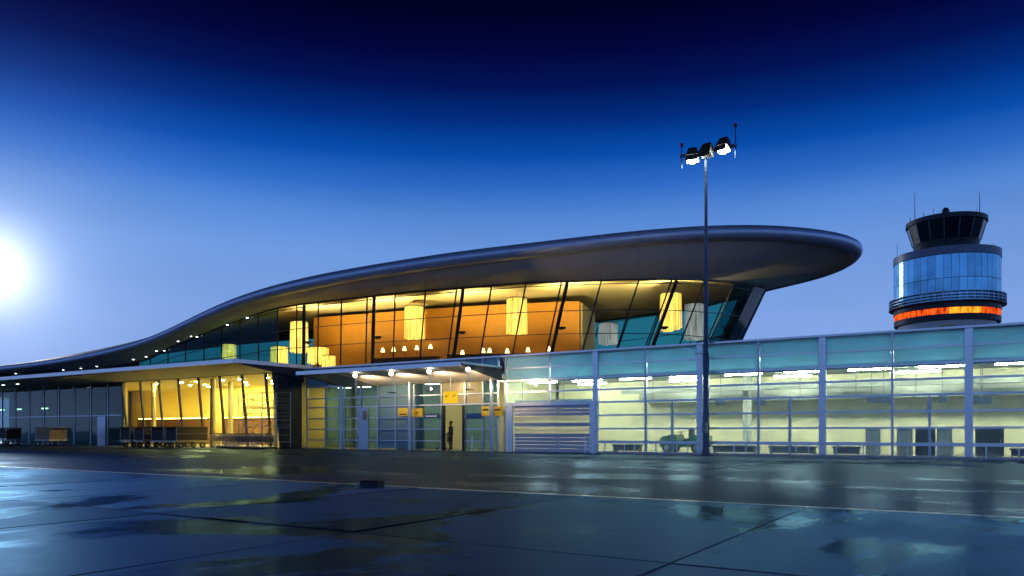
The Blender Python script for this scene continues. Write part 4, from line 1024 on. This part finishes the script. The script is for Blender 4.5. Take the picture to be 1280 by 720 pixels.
cabinet(1219, 1255, 37.8, 1.33, 'navy', 'wide dark blue cabinet beyond the thick post', True)
def bench(px0, px1, y, label):
    x0, x1 = onY(px0, y), onY(px1, y)
    e = empty('low_bench', ((x0+x1)/2, y, .05), label, 'bench', 'low dark benches behind the wing glass')
    obj('seat', G().cbox(x0, x1, y, y+.5, .40, .50, .03), 'navy', e)
    obj('front_board', G().box(x0+.05, x1-.05, y+.02, y+.06, .15, .40), 'navy', e)
    for x in (x0+.1, x1-.1): obj('leg', G().box(x-.03, x+.03, y+.08, y+.45, .05, .40), 'dark', e)
for i, (a, b) in enumerate(((765, 800), (890, 945), (960, 1020), (1040, 1075), (1262, 1300))):
    bench(a, b, 37.5, ('low dark bench beside the roller shutter jamb', 'low dark bench behind the floodlight mast', 'low dark bench between slim post and thick post', 'low dark bench beside the lone grey cabinet', 'low dark bench beyond the wide dark cabinet')[i])
for px, y0, y1, w, lab in ((1089, 494, 503, 10, 'small dark monitor hanging over the lone grey cabinet'), (1104, 494, 503, 18, 'wide dark monitor hanging beside the small one'), (1178, 494, 503, 10, 'small dark monitor hanging over the grey and dark cabinets'),
                           (1228, 494, 505, 20, 'wide dark monitor hanging over the wide dark cabinet'), (950, 498, 506, 12, 'small dark monitor hanging behind the slim post'), (900, 499, 507, 12, 'small dark monitor hanging near the floodlight mast')):
    Y = 39.0; t = Y/(CS+SN*(px-640)/F); x = onY(px, Y); za, zb = CAMH+(540-y1)*t/F, CAMH+(540-y0)*t/F; hw = w*t/F/2
    e = empty('hanging_monitor', (x, Y, za), lab, 'monitor', 'monitors hanging in the wing')
    p_ = obj('case', G().cbox(x-hw, x+hw, Y, Y+.12, za, zb, .02), 'dark', e); obj('screen', G().box(x-hw+.03, x+hw-.03, Y-.008, Y-.002, za+.03, zb-.03), 'navy', e)
    obj('rod', G().tube((x, Y+.06, zb-.01), (x, Y+.06, 4.2), .015, n=5), 'dark', e)
for px in (1070, 1145, 1226, 1000, 874, 816, 653, 705):
    x = onY(px, 37.9); e = empty('cable_drop', (x, 37.9, 2.7), 'thin dark cable drop hanging from the wing ceiling', 'cable', 'cable drops in the wing')
    obj('cable', G().tube((x, 37.9, 2.74), (x, 37.9, 5.28), .018, n=5), 'dark', e); obj('socket', G().box(x-.05, x+.05, 37.86, 37.94, 2.66, 2.74), 'grey', e)
# free standing bollards in front of the shutter
for px in (731.5, 590):
    x = onY(px, 35.6); e = empty('bollard', (x, 35.6, 0), 'slim pale guard post before the roller shutter' if px > 700 else 'slim pale guard post beside the cream doorway', 'bollard')
    obj('post', G().lathe([(.045, .012), (.045, .95), (.02, 1.0)], 10, (x, 35.6, 0)), 'rail', e, smooth=True); obj('base', G().lathe([(.10, .012), (.10, .03), (.05, .04)], 12, (x, 35.6, 0)), 'dark', e)

# dark rubber block and bent wire on the apron
t = F*CAMH/(609.5-540); p = Wz(465, 0, t)
ch = empty('rubber_block', (p.x, p.y, .02), 'small dark rubber block lying on the wet apron near the line', 'block')
obj('body', G().cbox(p.x-.25, p.x+.25, p.y-.1, p.y+.1, .02, .145, .025), 'black', ch); obj('tread_plate', G().box(p.x-.2, p.x+.2, p.y-.07, p.y+.07, .146, .152), 'dark', ch)
t = F*CAMH/(642-540); p = Wz(904, 0, t)
hk = obj('bent_wire', G().path([(p.x, p.y, .022), (p.x-.03, p.y, .06), (p.x+.01, p.y+.02, .10)], .008, 6), 'black'); tag(hk, 'tiny bent black wire sticking up from the apron', 'wire')

# ------------------------------------------------------------------ person in the doorway
def person(loc, rz):
    e = empty('person', loc, 'person in dark clothes standing in the cream doorway with a trolley', 'person')
    V = []; Ed = []; Rd = []
    def v(x, y, z, r, frm=None):
        V.append((x, y, z)); Rd.append(r)
        if frm is not None: Ed.append((frm, len(V)-1))
        return len(V)-1
    pel = v(0, 0, .95, .145); wa = v(0, 0, 1.10, .13, pel); chst = v(0, -.01, 1.32, .155, wa); nk0 = v(0, 0, 1.46, .07, chst); nk = v(0, -.01, 1.52, .055, nk0)
    hd = v(0, -.02, 1.60, .085, nk); ht = v(0, -.015, 1.70, .085, hd); hh = v(0, -.01, 1.755, .05, ht)
    for s in (-1, 1):
        hp = v(.10*s, 0, .90, .10, pel); kn = v(.12*s, -.05*(s > 0), .50, .065, hp); an = v(.12*s, .02 if s > 0 else .03, .10, .045, kn); v(.13*s, -.06, .05, .045, an); v(.14*s, -.15, .045, .035, len(V)-1)
        sh = v(.18*s, 0, 1.40, .075, chst); el = v(.23*s, .02, 1.12, .05, sh); wr = v(.21*s, -.17, .98, .035, el); pm = v(.20*s, -.23, .96, .036, wr)
        for j in range(4): f1 = v(.20*s+(-.03+.02*j), -.285, .95, .010, pm); v(.20*s+(-.03+.02*j), -.31-.005*(j in (1, 2)), .92, .008, f1)
        f1 = v(.20*s-.045*s, -.25, .965, .011, pm); v(.20*s-.055*s, -.285, .955, .009, f1)
    me = bpy.data.meshes.new('body'); me.from_pydata(V, Ed, []); me.update()
    o = bpy.data.objects.new('body', me); COL.objects.link(o); o.parent = e
    o.modifiers.new('skin', 'SKIN'); 
    for sv, r in zip(me.skin_vertices[0].data, Rd): sv.radius = (r, r)
    me.skin_vertices[0].data[0].use_root = True
    o.modifiers.new('sub', 'SUBSURF').levels = 1; o.modifiers['sub'].render_levels = 1
    me.materials.append(M['cloth']); ORG[o] = Vector(loc)
    h = G().lathe([(.015, 1.52), (.085, 1.58), (.098, 1.65), (.085, 1.73), (.02, 1.775)], 14, (0, -.005, 0)); ORG_e = ORG[e]; ORG[e] = Vector()
    obj('face', G().lathe([(.03, 1.525), (.065, 1.56), (.078, 1.62), (.07, 1.68), (.03, 1.72)], 12, (0, -.045, 0)), 'skin', e, smooth=True)
    obj('hair', G().lathe([(.10, 1.62), (.105, 1.68), (.09, 1.75), (.03, 1.79)], 14, (0, .012, 0)), 'black', e, smooth=True)
    ORG[e] = ORG_e; e.rotation_euler = (0, 0, rz); return e
person((onY(563.5, 37.0), 37.0, .045), R(-75))
place(tro, (onY(554, 37.0), 37.0, .046), R(185), 'luggage trolley pushed by the person in the doorway')
